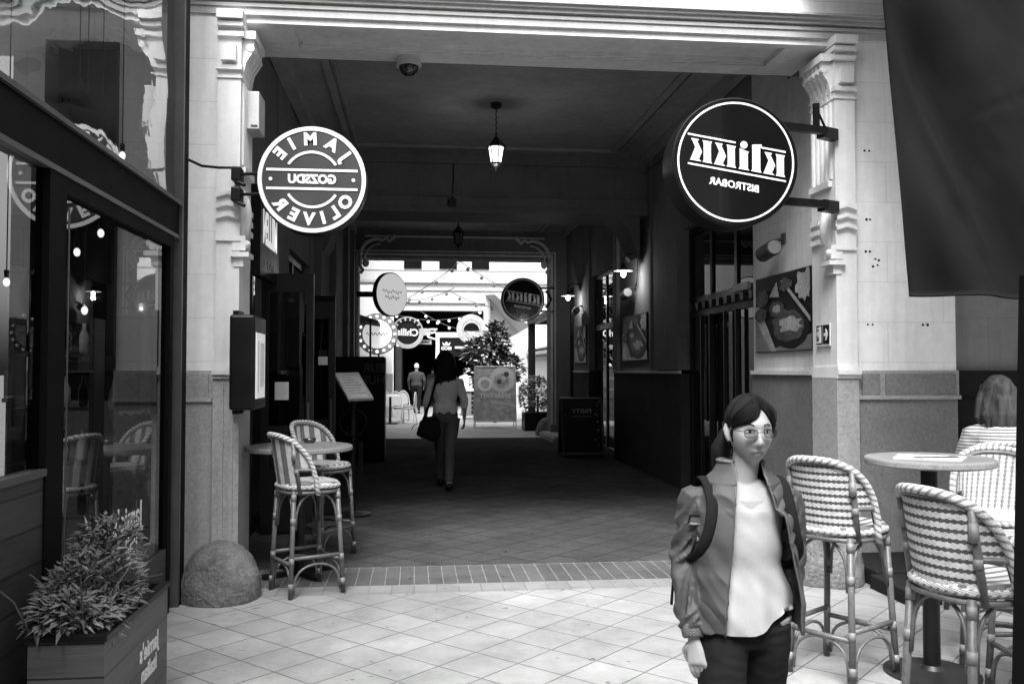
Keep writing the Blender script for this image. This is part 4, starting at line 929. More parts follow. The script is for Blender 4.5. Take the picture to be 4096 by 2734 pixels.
def aboard(x0, x1, y, zt, zb, label, pic, legz=.12):
    t = thing('sandwich_board', label, 'sandwich board', ((x0+x1)/2, y, 0)); lean = .25
    fr = 'alu' if pic else 'frame_grey'
    for sgn, nm in ((1, 'frame'), (-1, 'rear_frame')):
        Y0 = y-sgn*lean; Y1 = y-sgn*.02
        def at(x, z): k = (z-zb)/(zt-zb); return V((x, Y0+(Y1-Y0)*k, z))
        m = MB(); m.tube([at(x0, zb), at(x0, zt)], .022, 8); m.tube([at(x1, zb), at(x1, zt)], .022, 8); m.tube([at(x0, zt), at(x1, zt)], .022, 8); m.tube([at(x0, zb), at(x1, zb)], .022, 8)
        for x in (x0, x1): m.tube([at(x, zb), at(x, 0.0)], .013, 6)
        m.build(nm, M[fr], t)
        p = [at(x0, zb), at(x1, zb), at(x1, zt), at(x0, zt)]; off = V((0, .012*sgn, 0)); MB().add(p+[q+off for q in p], [(0, 1, 2, 3), (7, 6, 5, 4), (0, 4, 5, 1), (1, 5, 6, 2), (2, 6, 7, 3), (3, 7, 4, 0)]).build('panel', M['board_mid' if pic else 'photo_dark'], t)
    Y0 = y-lean; Y1 = y-.02; up = V((0, Y1-Y0, zt-zb)).normalized(); H = V((0, Y1-Y0, zt-zb)).length; W = x1-x0; nf = V((1, 0, 0)).cross(up); o = V((x0, Y0, zb))+nf*.004
    def P(u, v, k=0): return o+V((W*u, 0, 0))+up*(H*v)+nf*(.003*k)
    def disc(u, v, r, mat, nm, k): MB().disc(P(u, v, k), r, nf, .002, 32).build(nm, M[mat], t)
    if pic:
        disc(.68, .76, .33*W/1.05, 'board_light', 'plate', 1); disc(.66, .74, .19*W, 'board_mid', 'food', 2); disc(.72, .79, .05*W, 'board_light', 'egg', 3); disc(.60, .72, .06*W, 'frame_grey', 'food', 3); disc(.78, .86, .065*W, 'frame_grey', 'tomato', 4); disc(.24, .68, .18*W, 'white', 'cup', 2); disc(.25, .68, .11*W, 'board_mid', 'coffee', 3)
        MB().add([P(0, .5, 1), P(1, .5, 1), P(1, .515, 1), P(0, .515, 1)], [(0, 1, 2, 3)]).build('divider', M['alu'], t)
        MB().add([P(.35, .38, 1), P(.98, .3, 1), P(.95, .27, 1), P(.4, .33, 1)], [(0, 1, 2, 3)]).build('toast', M['board_light'], t)
        m = MB(); m.text('BREAKFAST', P(.5, .455, 3), (-1, 0, 0), up, .15*W, .001, .004); m.build('lettering', M['white'], t)
        m = MB()
        for k in range(4): m.add([P(.15, .05+.035*k, 2), P(.85-.05*k, .05+.035*k, 2), P(.85-.05*k, .058+.035*k, 2), P(.15, .058+.035*k, 2)], [(0, 1, 2, 3)])
        m.build('small_print', M['board_light'], t)
    else:
        m = MB(); m.text('PARTY', P(.5, .765, 2), (-1, 0, 0), up, .16*W, .001, .002); m.build('lettering', M['granite_light'], t)
        m = MB(); m.add([P(.25, .655, 2), P(.75, .655, 2), P(.72, .685, 2), P(.3, .685, 2)], [(0, 1, 2, 3)]); m.build('small_print', M['frame_grey'], t)
        m = MB(); rd = random.Random(3)
        for k in range(14):
            u, v = rd.choice((rd.uniform(.05, .2), rd.uniform(.8, .95))), rd.uniform(.05, .95); s = rd.uniform(.008, .02); m.disc(P(u, v, 2), s, nf, .001, 8)
        m.build('confetti', M['granite'], t)
    return t
aboard(1.62, 2.72, 24.5, 1.66, .2, 'bright breakfast sandwich board with plate picture in the courtyard', True)
aboard(2.64, 3.38, 16.2, 1.05, .07, 'dark party sandwich board standing against the right passage wall', False)

# ================================================================ stone domes
def dome(c, r_, h, label, seed):
    def f(p):
        q = p-V(c); n = noise.noise(q*3.5+V((seed, 0, 0)))*.05+noise.noise(q*12+V((0, seed, 0)))*.022+noise.noise(q*30)*.016
        return V(c)+q*(1+n*1.6)
    m = MB().ball(c, (r_, r_, h), 56, 40, f); m.v = [V((p.x, p.y, max(p.z, -.01))) for p in m.v]
    o = m.build('stone_bollard', M['stone'], None, True); return tag(o, label, 'bollard', 'rough stone domes guarding the passage piers')
dome((-1.33, 6.42, .08), .275, .31, 'rough rounded stone guard dome at the foot of left pier', 2)
dome((3.05, 6.45, .07), .27, .33, 'rounded stone dome behind the tall woven stool on right', 5)
dome((3.18, 21.55, .06), .28, .36, 'far rounded stone dome at the portal edge near courtyard', 8)
t = MB().box((2.95, 19.2, 0), (3.5, 21.3, .1)).box((3.0, 19.3, .1), (3.5, 21.2, .13)).build('stone_step', M['granite_light']); tag(t, 'low pale stone step along the right side of the far portal', 'step')
m = MB(); m.box((3.3, 6.2, 0), (4.3, 6.85, .12), .01); m.box((3.25, 5.7, 0), (3.5, 6.2, .1), .01); t = m.build('stone_plinth', M['granite_dark_and_shaded']); tag(t, 'low dark stone plinth against the right pier behind bar table', 'plinth')

# ================================================================ bar stools
SH = .76
def stool(name, label, group, back, seat, wrapm='wrap', cane='cane', loc=(0, 0, 0), rz=0, gaps=True):
    r = thing(name, label, 'bar stool', (0, 0, 0), 0, group)
    # seat: rounded square pad, front towards +Y
    def outline(a, k=1.0):
        c_, s_ = math.cos(a), math.sin(a); e = 3.2; rr = (abs(c_)**e+abs(s_)**e)**(-1/e); w_ = .205-(.02 if s_ < 0 else 0)*abs(s_); return V((rr*c_*w_*k, rr*s_*.20*k, 0))
    m = MB(); n = 40; lv = ((.93, -.03), (1.0, -.02), (1.0, .012), (.95, .022), (.6, .018), (.02, .014)); vs = []; uv = []
    for k, z in lv:
        for i in range(n): p = outline(2*PI*i/n, k); vs.append(p+V((0, 0, SH+z))); uv.append((p.x, p.y))
    fs = [(j*n+i, j*n+(i+1) % n, (j+1)*n+(i+1) % n, (j+1)*n+i) for j in range(len(lv)-1) for i in range(n)]+[tuple(reversed(range(n))), tuple((len(lv)-1)*n+i for i in range(n))]
    m.add(vs, fs, uv); m.build('seat', M[seat], r, R(50))
    m = MB(); m.tube([outline(2*PI*i/32, .97)+V((0, 0, SH-.045)) for i in range(32)], .013, 8, closed=True); m.build('seat_rim', M[cane], r, True)
    m = MB(); m.tube([outline(2*PI*i/48, .985)+V((0, 0, SH-.008)) for i in range(48)], .016, 8, closed=True); m.build('seat_edge', M[wrapm], r, True)
    # back: woven shell curved round the seat with an arched hoop
    AM = R(83)
    def plan(a): return V((math.sin(a)*.225, -math.cos(a)*.205-.0, 0))
    def top(a): return SH+.04+.315*max(0.0, 1-(abs(a)/AM)**2.6)**.5
    def lean(p, z): return p+V((0, -.16*(z-SH)*max(0, 1), z))
    PA = R(50)
    def back_fn(a0, a1, zb):
        def f(u, v):
            a = a0+(a1-a0)*u; zt = top(a)-.012; z = zb(a)+(zt-zb(a))*v; return lean(plan(a), z)
        return f
    def buv(a0, a1, zb):
        def f(u, v): a = a0+(a1-a0)*u; z = zb(a)+(top(a)-.012-zb(a))*v; return (a*.215, z)
        return f
    zb0 = lambda a: SH-.035; zb1 = lambda a: min(SH+.12, top(a)-.02)
    MB().grid(back_fn(-PA, PA, zb0), 36, 18, buv(-PA, PA, zb0), .01).build('back_panel', M[back], r, R(60))
    for s in (-1, 1):
        MB().grid(back_fn(s*(PA+.03) if s > 0 else -AM*.97, AM*.97 if s > 0 else -(PA+.03), zb1), 12, 10, buv(s*(PA+.03) if s > 0 else -AM*.97, AM*.97 if s > 0 else -(PA+.03), zb1), .01).build('side_wing', M[back], r, R(60))
    hp = [lean(plan(-AM)*1.0, SH-.06)]+[lean(plan(-AM), SH-.0)]
    for i in range(41): a = -AM*.999+2*AM*.999*i/40; hp.append(lean(plan(a)*1.02, top(a)))
    hp += [lean(plan(AM), SH-.0), lean(plan(AM), SH-.06)]
    MB().tube(hp, .018, 10).build('hoop', M[wrapm], r, True)
    hp2 = [lean(plan(p_)*.94, 0) for p_ in ()]
    MB().tube([V((p.x*.94, p.y*.94, p.z-.02)) for p in hp[2:-2]], .011, 8).build('inner_hoop', M[cane], r, True)
    for s in (-1, 1): MB().tube([lean(plan(s*PA)*1.03, SH-.05), lean(plan(s*PA)*1.03, top(PA)-.01)], .0155, 8).build('back_post', M[cane], r, True)
    m = MB()
    for s in (-1, 1): m.tube([lean(plan(s*(PA+(AM-PA)*i/5))*1.02, SH+.115) for i in range(6)], .012, 8)
    m.build('side_rail', M[cane], r, True, True)
    m = MB()
    for s in (-1, 1):
        p = lean(plan(s*PA)*1.03, top(PA)-.06); m.tube([p, p-V((0, 0, .07))], .0185, 8); p = lean(plan(s*PA)*1.03, SH+.12); m.tube([p, p-V((0, 0, .035))], .018, 8)
    m.build('post_binding', M['cane_light'], r, True, True)
    # legs, stretchers, bent arches
    F = [(-.185, .175), (.185, .175), (.165, -.18), (-.165, -.18)]; top_ = [(-.165, .155), (.165, .155), (.15, -.16), (-.15, -.16)]
    def lp(i, z): k = 1-z/SH; return V((top_[i][0]+(F[i][0]*1.08-top_[i][0])*k, top_[i][1]+(F[i][1]*1.08-top_[i][1])*k, z))
    for i in range(4):
        lg = MB().tube([lp(i, 0), lp(i, SH-.03)], .0165, 10).build('leg', M[cane], r, True); m = MB()
        for z in (.06, .23, .50, SH-.1): m.tube([lp(i, z), lp(i, z+.045)], .0185, 10)
        m.build('binding', M['cane_light'], lg, True)
    m = MB()
    for i in range(4): 
        j = (i+1) % 4; z = .23+(.04 if i % 2 else 0); m.tube([lp(i, z), lp(j, z)], .0135, 8)
    m.build('stretcher', M[cane], r, True, True)
    m = MB()
    for i in range(4):
        j = (i+1) % 4
        for zt, zb in ((SH-.05, SH-.30), (.22, .03)):
            P = []; 
            for q in range(15):
                t_ = q/14; ang = PI*t_; x = .5-.44*math.cos(ang); z = zb+(zt-zb)*min(1, math.sin(ang)**.55); A_ = lp(i, z); B_ = lp(j, z); P.append(A_.lerp(B_, max(.04, min(.96, x))))
            m.tube(P, .0085, 8)
    m.build('bent_brace', M[cane], r, True, True)
    r.location = loc; r.rotation_euler = (0, 0, rz); return r
GL = 'striped woven bar stools at the left table'
a = stool('bar_stool', 'wide striped woven bar stool in front of the left table', GL, 'weave_wide', 'seat_stripe', loc=(-.76, 6.56, 0), rz=R(-60))
clone(a, (-.78, 7.80, 0), R(-128), 'wide striped woven bar stool behind the left table, facing the camera')
GR = 'row patterned woven bar stools at the right tables'
b = stool('bar_stool', 'row patterned bar stool directly behind the walking woman', GR, 'weave_rows', 'seat_stripe', loc=(2.20, 4.50, 0), rz=R(-57))
clone(b, (2.14, 3.28, 0), R(-78), 'large row patterned bar stool nearest the bottom right corner')
clone(b, (2.98, 3.98, 0), R(88), 'bar stool at the right edge showing only its striped seat')
clone(b, (3.62, 5.38, 0), R(-12), 'bar stool the striped shirt woman sits on beyond the table')
cst = stool('bar_stool', 'pale fine striped bar stool facing the camera below the seated woman', 'pale bar stool', 'weave_diag', 'seat_grid', 'weave_diag', 'cane', loc=(3.17, 4.62, 0), rz=R(150))

# ================================================================ tables
def table(x, y, h, rad, label, base='disc'):
    r = thing('bar_table', label, 'bar table', (x, y, 0))
    MB().lathe([(rad-.01, h-.04), (rad, h-.034), (rad, h-.004), (rad-.006, h)], (x, y, 0), 56).build('table_top', M['table'], r, R(30))
    MB().lathe([(rad+.001, h-.034), (rad+.003, h-.03), (rad+.003, h-.01), (rad+.001, h-.006)], (x, y, 0), 56, cap=False).build('edge_band', M['granite'], r)
    MB().lathe([(.042, .02), (.042, h-.05), (.1, h-.045), (.1, h-.04)], (x, y, 0), 20).build('column', M['black'], r, R(40))
    if base == 'disc': MB().lathe([(.235, 0), (.235, .012), (.06, .03), (.045, .05)], (x, y, 0), 44).build('base', M['iron'], r, R(40))
    else:
        m = MB()
        for k in range(4): a = PI/4+k*PI/2-.2; m.obox((x+.14*math.cos(a), y+.14*math.sin(a), .02), (math.cos(a), math.sin(a), 0), (-math.sin(a), math.cos(a), 0), UZ, (.15, .022, .018))
        m.build('base', M['black'], r)
    return r
table(-.88, 7.08, .985, .40, 'round grey bar table between the two left stools', 'cross')
table(2.655, 4.43, 1.11, .315, 'round bar table with a paper menu to the right of the woman')
table(2.80, 3.42, 1.07, .30, 'bar table cut off by the right edge of the photo')
def flat(name, pts, z, mat, label, cat, th=.003):
    m = MB(); m.prism(pts, (0, 0, z), (1, 0, 0), (0, 1, 0), th); o = m.build(name, M[mat]); return tag(o, label, cat)
flat('paper_menu', [(2.43, 4.38), (2.70, 4.22), (2.86, 4.42), (2.58, 4.60)], 1.1105, 'paper', 'printed paper menu lying on the right bar table', 'menu')
flat('paper_sheet', [(2.56, 3.38), (2.72, 3.3), (2.8, 3.44), (2.62, 3.5)], 1.0705, 'paper', 'white paper lying on the edge cut bar table', 'paper')
o = bpy.data.objects['paper_menu']
m = MB()
for k in range(5): m.prism([(2.54+.05*k, 4.36+.0*k), (2.58+.05*k, 4.345), (2.61+.05*k, 4.43), (2.57+.05*k, 4.445)], (0, 0, 1.1142), (1, 0, 0), (0, 1, 0), .0006)
m.build('print_block', M['photo_mid'], o)
r = thing('ashtray', 'small dark ashtray on the left bar table', 'ashtray', (-.83, 7.3, .985)); MB().lathe([(.04, 0), (.055, .035), (.047, .035), (.035, .01)], (-.83, 7.3, .986), 20).build('bowl', M['lens'], r, True)

# ================================================================ plants
def leaves(m, c, rad, n, ln, wd, seed, up=.3, shape=None):
    rd = random.Random(seed)
    for i in range(n):
        while True:
            d = V((rd.uniform(-1, 1), rd.uniform(-1, 1), rd.uniform(-1, 1)))
            if .15 < d.length < 1: break
        d = d.normalized()*(d.length**.45); p = V(c)+V((d.x*rad[0], d.y*rad[1], d.z*rad[2]))
        if shape and not shape(p): continue
        if noise.noise(p*5+V((seed, 0, 0))) < -.22: continue
        dr = (V((d.x, d.y, d.z*.6+up))+V((rd.uniform(-1, 1), rd.uniform(-1, 1), rd.uniform(-.8, .6)))*.8).normalized(); sd_ = dr.cross(V((rd.uniform(-.4, .4), rd.uniform(-.4, .4), 1))).normalized(); nn_ = sd_.cross(dr)
        L_ = ln*rd.uniform(.35, 1.45); W_ = wd*rd.uniform(.7, 1.3); q = p
        m.add([q, q+dr*L_*.4+sd_*W_-nn_*L_*.03, q+dr*L_*.45+nn_*L_*.06, q+dr*L_*.4-sd_*W_-nn_*L_*.03, q+dr*L_-nn_*L_*.22], [(0, 1, 2), (0, 2, 3), (1, 4, 2), (2, 4, 3)])
    return m
t = thing('planter_box', 'dark wooden planter box with leafy shrub in the bottom left', 'planter', (-1.33, 4.1, 0), R(3))
x0, x1, y0, y1, h = -1.455, -1.175, 3.62, 4.5, .53
MB().box((x0, y0, 0), (x0+.025, y1, h)).box((x1-.025, y0, 0), (x1, y1, h)).box((x0+.025, y0, 0), (x1-.025, y0+.025, h)).box((x0+.025, y1-.025, 0), (x1-.025, y1, h)).build('box', M['wood_planter'], t)
MB().box((x0-.012, y0-.012, h), (x0+.03, y1+.012, h+.02)).box((x1-.03, y0-.012, h), (x1+.012, y1+.012, h+.02)).box((x0+.03, y0-.012, h), (x1-.03, y0+.03, h+.02)).box((x0+.03, y1-.03, h), (x1-.03, y1+.012, h+.02)).build('rim', M['black'], t)
MB().box((x0+.026, y0+.026, .4), (x1-.026, y1-.026, .47)).build('soil', M['soil'], t)
m = MB(); m.text("Jamie's", (x1+.003, 4.2, .33), (0, -1, 0), UZ, .105, .001, .003, rot=.0); m.text('Italian', (x1+.003, 4.2, .235), (0, -1, 0), UZ, .10, .001, .003); m.build('lettering', M['letter'], t)
b = thing('shrub', 'bushy fine leaved shrub growing in the left planter box', 'shrub', (-1.4, 4.1, .47))
m = MB(); rd = random.Random(5)
for k in range(26):
    a = rd.uniform(0, 2*PI); q = V((-1.37+rd.uniform(-.1, .1), 4.1+rd.uniform(-.38, .38), .45)); tip = q+V((math.cos(a)*.2, math.sin(a)*.22, rd.uniform(.15, .36))); m.tube([q, q.lerp(tip, .5)+V((0, 0, .06)), tip], [.006, .004, .002], 5)
m.build('stem', M['stem'], b)
m = MB(); ok = lambda p: p.z > .52+.9*max(0, 3.66-p.y) and p.y > 3.55 and p.x > -1.585; leaves(m, (-1.34, 3.98, .62), (.17, .34, .17), 1700, .05, .010, 3, .3, ok); leaves(m, (-1.37, 4.25, .72), (.13, .26, .20), 1100, .047, .009, 4, .3, ok); leaves(m, (-1.35, 3.75, .56), (.165, .16, .11), 900, .052, .011, 6, .1, ok)
m.build('leaves', M['leaf'], b)
# courtyard planter
t = thing('planter_box', 'dark square planter full of pale flowers by the far portal', 'planter', (3.15, 23.4, 0))
MB().box((2.82, 23.1, 0), (3.6, 23.8, .46), .02).build('box', M['black'], t); MB().box((2.86, 23.14, .44), (3.56, 23.76, .47)).build('soil', M['soil'], t)
b = thing('flower_bush', 'pale flowering bush growing in the dark courtyard planter', 'flowers', (3.2, 23.4, .46))
MB().tube([(3.2, 23.4, .45), (3.2, 23.4, .9)], .03, 6).build('stem', M['stem'], b)
m = MB(); leaves(m, (3.15, 23.4, .88), (.45, .4, .5), 1500, .09, .03, 11); m.build('leaves', M['leaf'], b)
m = MB(); leaves(m, (3.1, 23.3, 1.02), (.46, .42, .42), 600, .06, .04, 12); m.build('blossom', M['flower'], b)
b = thing('climbing_shrub', 'dark climbing shrub rising behind the breakfast board', 'shrub', (2.4, 27, 0))
MB().tube([(2.4, 27, 0), (2.45, 27, .9), (2.35, 27.05, 2.0), (2.5, 27, 3.0)], [.06, .05, .04, .02], 8).tube([(2.4, 27, 1.2), (2.0, 26.9, 2.2), (1.7, 26.9, 2.6)], [.03, .02, .01], 6).tube([(2.4, 27, 1.0), (2.9, 27, 1.8)], [.03, .01], 6).build('stem', M['stem'], b)
m = MB(); leaves(m, (2.45, 27, 2.4), (.36, .4, .62), 1100, .16, .05, 21); leaves(m, (2.1, 27, 2.1), (.65, .4, .42), 1300, .16, .05, 22); leaves(m, (2.8, 27, 1.6), (.45, .4, .42), 900, .16, .05, 23); leaves(m, (2.3, 27, 1.35), (.6, .35, .4), 900, .16, .05, 24)
m.build('leaves', M['leaf_dark'], b)
m = MB(); leaves(m, (2.2, 26.8, 2.0), (.8, .3, .8), 160, .12, .06, 25); m.build('blossom', M['flower'], b)

# parasol canopy edge and trellis behind
t = thing('parasol', 'white folded parasol canopy slanting above the climbing shrub', 'parasol', (2.6, 29, 0))
m = MB(); m.add([(2.25, 29, 4.0), (2.5, 28.2, 3.95), (3.6, 28.2, 2.95), (3.4, 29.4, 2.8), (2.3, 29.4, 2.2)], [(0, 1, 2, 3), (0, 3, 4)]); m.build('canopy', M['white'], t)
MB().tube([(2.4, 29, 0), (2.4, 29, 4.05)], .035, 8).build('pole', M['alu'], t)
# wine crate cabinet
t = thing('crate_cabinet', 'pale cabinet with rows of bottle holes left of breakfast board', 'cabinet', (1.7, 29, 0))
MB().box((1.5, 28.9, .1), (1.95, 29.3, .9)).build('body', M['granite'], t); MB().box((1.45, 28.85, .9), (2.1, 29.35, .98)).build('top', M['white'], t)
m = MB()
for k in range(5): m.box((1.8, 28.885, .18+.15*k), (1.9, 28.9, .27+.15*k))
m.build('opening', M['black'], t)
# cafe chairs round a small table in the courtyard
def cafe(name, label):
    r = thing(name, label, 'cafe chair', (0, 0, 0), 0, 'pale cafe chairs in the far courtyard')
    MB().lathe([(.2, .44), (.21, .46), (.2, .475)], (0, 0, 0), 20).build('seat', M['photo_light'], r)
    P = [(-.2, -.15, .46)]+[(-.2*math.cos(PI*i/12), -.2, .6+.32*math.sin(PI*i/12)) for i in range(13)]+[(.2, -.15, .46)]
    MB().tube(P, .018, 6).build('hoop', M['grey_box'], r); MB().prism([(-.17*math.cos(PI*i/12), .6+.28*math.sin(PI*i/12)) for i in range(13)]+[(.15, .5), (-.15, .5)], (0, -.2, 0), (1, 0, 0), UZ, .01).build('backrest', M['grey_box'], r)
    for x in (-.17, .17):
        for y in (-.17, .17): MB().tube([(x, y, .45), (x*1.2, y*1.2, 0)], .014, 6).build('leg', M['grey_box'], r)
    return r
c0 = cafe('cafe_chair', 'nearest pale hoop backed cafe chair by the walking man'); c0.location = (-.18, 26.6, 0); c0.rotation_euler = (0, 0, R(80))
for i, (x, y, a, lb) in enumerate(((-.55, 27.3, 190, 'middle pale cafe chair behind the courtyard cafe table'), (-.95, 27.6, 170, 'leftmost pale cafe chair behind the dark kiosk edge'), (-.3, 28.4, 200, 'farthest pale cafe chair near the archway pillar'))): clone(c0, (x, y, 0), R(a), lb)
t = thing('cafe_table', 'small cafe table with dark leg among the pale chairs', 'table', (-.7, 26.6, 0)); MB().box((-1.05, 26.3, .8), (-.42, 26.9, .84)).build('top', M['white'], t); MB().box((-.75, 26.55, 0), (-.68, 26.62, .8)).box((-.95, 26.4, 0), (-.5, 26.75, .03)).build('leg', M['black'], t)

# ================================================================ string lights over the courtyard
def string(a, b_, sag, n, label, lit=False):
    a, b_ = V(a), V(b_); r = thing('string_lights', label, 'string lights', a.lerp(b_, .5), 0, 'bulb strings over the courtyard')
    P = [a.lerp(b_, i/24)-V((0, 0, sag*4*(i/24)*(1-i/24))) for i in range(25)]; MB().tube(P, .012, 5).build('wire', M['frame_grey'], r)
    for i in range(n):
        k = (i+.5)/n; p = a.lerp(b_, k)-V((0, 0, sag*4*k*(1-k)+.07)); MB().ball(p, .05, 8, 6).build('bulb', M['bulb_soft' if lit else 'granite'], r, True)
string((1.15, 23, 4.35), (-1.5, 33, 3.6), .15, 7, 'bulb string falling left from the top of the portal view')
string((1.15, 23, 4.35), (4.2, 30, 3.9), .15, 7, 'bulb string falling right from the top of the portal view')
string((1.1, 25.5, 3.9), (-1.2, 35.8, 4.6), .3, 6, 'second bulb string slanting left across the white wall')
string((1.0, 25.5, 3.8), (4.5, 34, 4.3), .4, 6, 'second bulb string slanting right across the white wall')
string((-.9, 34.5, 3.75), (2.7, 34.8, 3.95), .35, 9, 'lit bulb string sagging across the dark archway top', True)
string((.2, 35.5, 3.9), (2.4, 33.5, 3.0), .2, 5, 'short lit bulb string near the half moon pub sign', True)
string((-.8, 36.8, 2.7), (0, 38, 2.75), .12, 4, 'low lit bulb string on the archway left side', True)

# ================================================================ awning and post on the right
t = thing('awning', 'dark canvas awning side hanging in folds at the upper right', 'awning', (3.6, 5.0, 2))
def aw(u, v):
    x = 2.72+.005*v+(3.6)*u; z0 = 2.0; x = 2.658+u*3.5+(1-v)*.232*(1-u); z = z0+v*2.9
    k = x*1.0+(z-2)*.55; dm = min(1, u/.06); y = 5.0+dm*(.075*math.sin(k*5.5+.4*math.sin(z*2))+.05*math.sin((x*1.0+(z-2)*.62)*9+1.2*noise.noise(V((x, 0, z))))+.03*noise.noise(V((x*3, 0, z*1.2)))+.008*noise.noise(V((x*14+z*8, 0, z*5)))-.10*math.exp(-((x-(3.08+(z-2.9)*-.45))/.07)**2)*(1 if z > 2.6 else max(0, (z-2.2)/.4))+.012*math.exp(-((z-3.05-.35*(x-3.2))/.012)**2)*(x > 3.3))
    return (x, y, z)
MB().grid(aw, 150, 90, lambda u, v: (u*3.5, v*2.9), .004).build('cloth', M['canvas'], t, True)
MB().tube([aw(i/60, 0) for i in range(61)], .008, 6).build('hem', M['canvas'], t, True)
MB().tube([(2.9, 5.0, 4.9), (6.3, 5.0, 4.9)], .03, 8).build('rail', M['frame'], t)
MB().grid(lambda u, v: (3.0+3.3*u, 5.0+1.8*v, 4.93-.08*math.sin(v*PI)), 12, 8, None, .006).build('added_shade_cloth', M['canvas'], t, True)  # unseen roof cloth added to shade the right pier
t = thing('awning_post', 'black post cut by the right edge of the photo', 'post', (1.87, 2.6, 0))
m = MB(); m.add([(1.905, 2.58, 1.86), (2.1, 2.58, 1.86), (2.1, 2.66, 1.86), (1.905, 2.66, 1.86), (1.835, 2.58, 0), (2.1, 2.58, 0), (2.1, 2.66, 0), (1.835, 2.66, 0)], [(0, 1, 2, 3), (7, 6, 5, 4), (0, 4, 5, 1), (1, 5, 6, 2), (2, 6, 7, 3), (3, 7, 4, 0)])
m.build('upright', M['black_matte'], t); MB().box((1.80, 2.54, 0), (2.14, 2.7, .012)).build('foot_plate', M['iron'], t)
# ================================================================ PEOPLE
def smooth(t): t = max(0.0, min(1.0, t)); return t*t*(3-2*t)
def g2(x, s): return math.exp(-(x/s)**2)
def head_shape(m, c, yaw=0.0, pitch=0.0, s=1.0, n=72, k=56, face=True, grow=0.0, keep=None, thick=0):
    """head looking along -Y before yaw; c = centre of the skull/face ellipsoid. returns matrix"""
    Mx = Matrix.Translation(c) @ Matrix.Rotation(yaw, 4, 'Z') @ Matrix.Rotation(pitch, 4, 'X') @ Matrix.Scale(s, 4)
    def pt(th, ph, gr=grow):
        x = math.cos(ph)*math.sin(th); y = -math.cos(ph)*math.cos(th); z = math.sin(ph)
        X, Y, Z = x*.0715, y*.088, z*.108
        if z < 0:
            t = -z; X *= 1-.30*t**1.6-.04*t; 
            if Y > 0: Y *= 1-.55*t**1.2
            else: Y = Y*(1-.10*t*t)-.010*t
        if Y > 0 and z > -.2: Y *= 1.07
        if face and y < 0:
            fr = smooth(-y*1.6)
            Y -= fr*(.021*g2(X, .0085+.007*smooth((.01-Z)/.05))*smooth((.022-Z)/.05)*smooth((Z+.045)/.016))      # nose
            Y -= fr*.005*g2(Z-.036, .012)*g2(X, .045)                                       # brow
            for sx in (-1, 1): Y += fr*.0085*g2(X-sx*.030, .016)*g2(Z-.012, .012)              # eye sockets
            for sx in (-1, 1): Y -= fr*.004*g2(X-sx*.042, .02)*g2(Z+.022, .022)                # cheeks
            Y -= fr*.0065*g2(X, .022)*g2(Z+.054, .007); Y -= fr*.0065*g2(X, .018)*g2(Z+.068, .008); Y += fr*.004*g2(X, .024)*g2(Z+.061, .0022)
            Y -= fr*.006*g2(X, .018)*g2(Z+.093, .014); Y += fr*.003*g2(X, .02)*g2(Z+.079, .006)
        p = V((X, Y, Z))
        if gr: p += V((x, y, z))*gr
        return p
    if keep is None:
        vs = [Mx @ pt(0, -PI/2)]; fs = []
        for j in range(1, k):
            for i in range(n): vs.append(Mx @ pt(2*PI*i/n, -PI/2+PI*j/k))
        vs.append(Mx @ pt(0, PI/2))
        for i in range(n): fs.append((0, 1+i, 1+(i+1) % n)); fs.append((len(vs)-1, 1+(k-2)*n+(i+1) % n, 1+(k-2)*n+i))
        for j in range(k-2):
            for i in range(n): a = 1+j*n; fs.append((a+i, a+n+i, a+n+(i+1) % n, a+(i+1) % n))
        m.add(vs, fs)
    return Mx, pt
def hand(m, wrist, d, palm_n, s=1.0, curl=.5, thumb_side=1):
    """relaxed hand: d = direction of fingers, palm_n = palm normal"""
    d = V(d).normalized(); pn = V(palm_n).normalized(); sd_ = d.cross(pn).normalized()*thumb_side; w_ = V(wrist)
    m.tube([w_-d*.02, w_+d*.01, w_+d*.045, w_+d*.08, w_+d*.088], [(.018*s, .015*s), (.021*s, .014*s), (.030*s, .0125*s), (.033*s, .012*s), (.028*s, .009*s)], 12, side=sd_)
    for i, (o, L) in enumerate(((.024, .066), (.008, .074), (-.009, .069), (-.025, .054))):
        p = w_+d*.08*s+sd_*o*s; q = p; P = [q]; a = 0.12
        for seg in (.42, .32, .26):
            a += curl*(.55+.12*i); q = q+(d*math.cos(a)+pn*math.sin(a)+sd_*o*.6)*L*seg*s; P.append(q)
        m.tube(P, [.0088*s, .0082*s, .0075*s, .006*s], 8)
    p = w_+d*.025*s+sd_*.02*s; m.tube([p, p+(sd_*.7+d*.6+pn*.3)*.03*s, p+(sd_*.62+d*1.3+pn*.6)*.035*s, p+(sd_*.5+d*2.0+pn*.9)*.034*s], [.012*s, .0105*s, .0095*s, .007*s], 8)

def wrinkle(amp, sc, sd=0.0, dirs=None):
    def f(p, n):
        q = V((p.x*sc[0], p.y*sc[1], p.z*sc[2]+sd)); a = noise.noise(q); b = noise.noise(q*2.3+V((3, 1, 7)))
        r_ = (1-abs(a)*2.2)*.7+b*.4
        return p+n*amp*r_
    return f
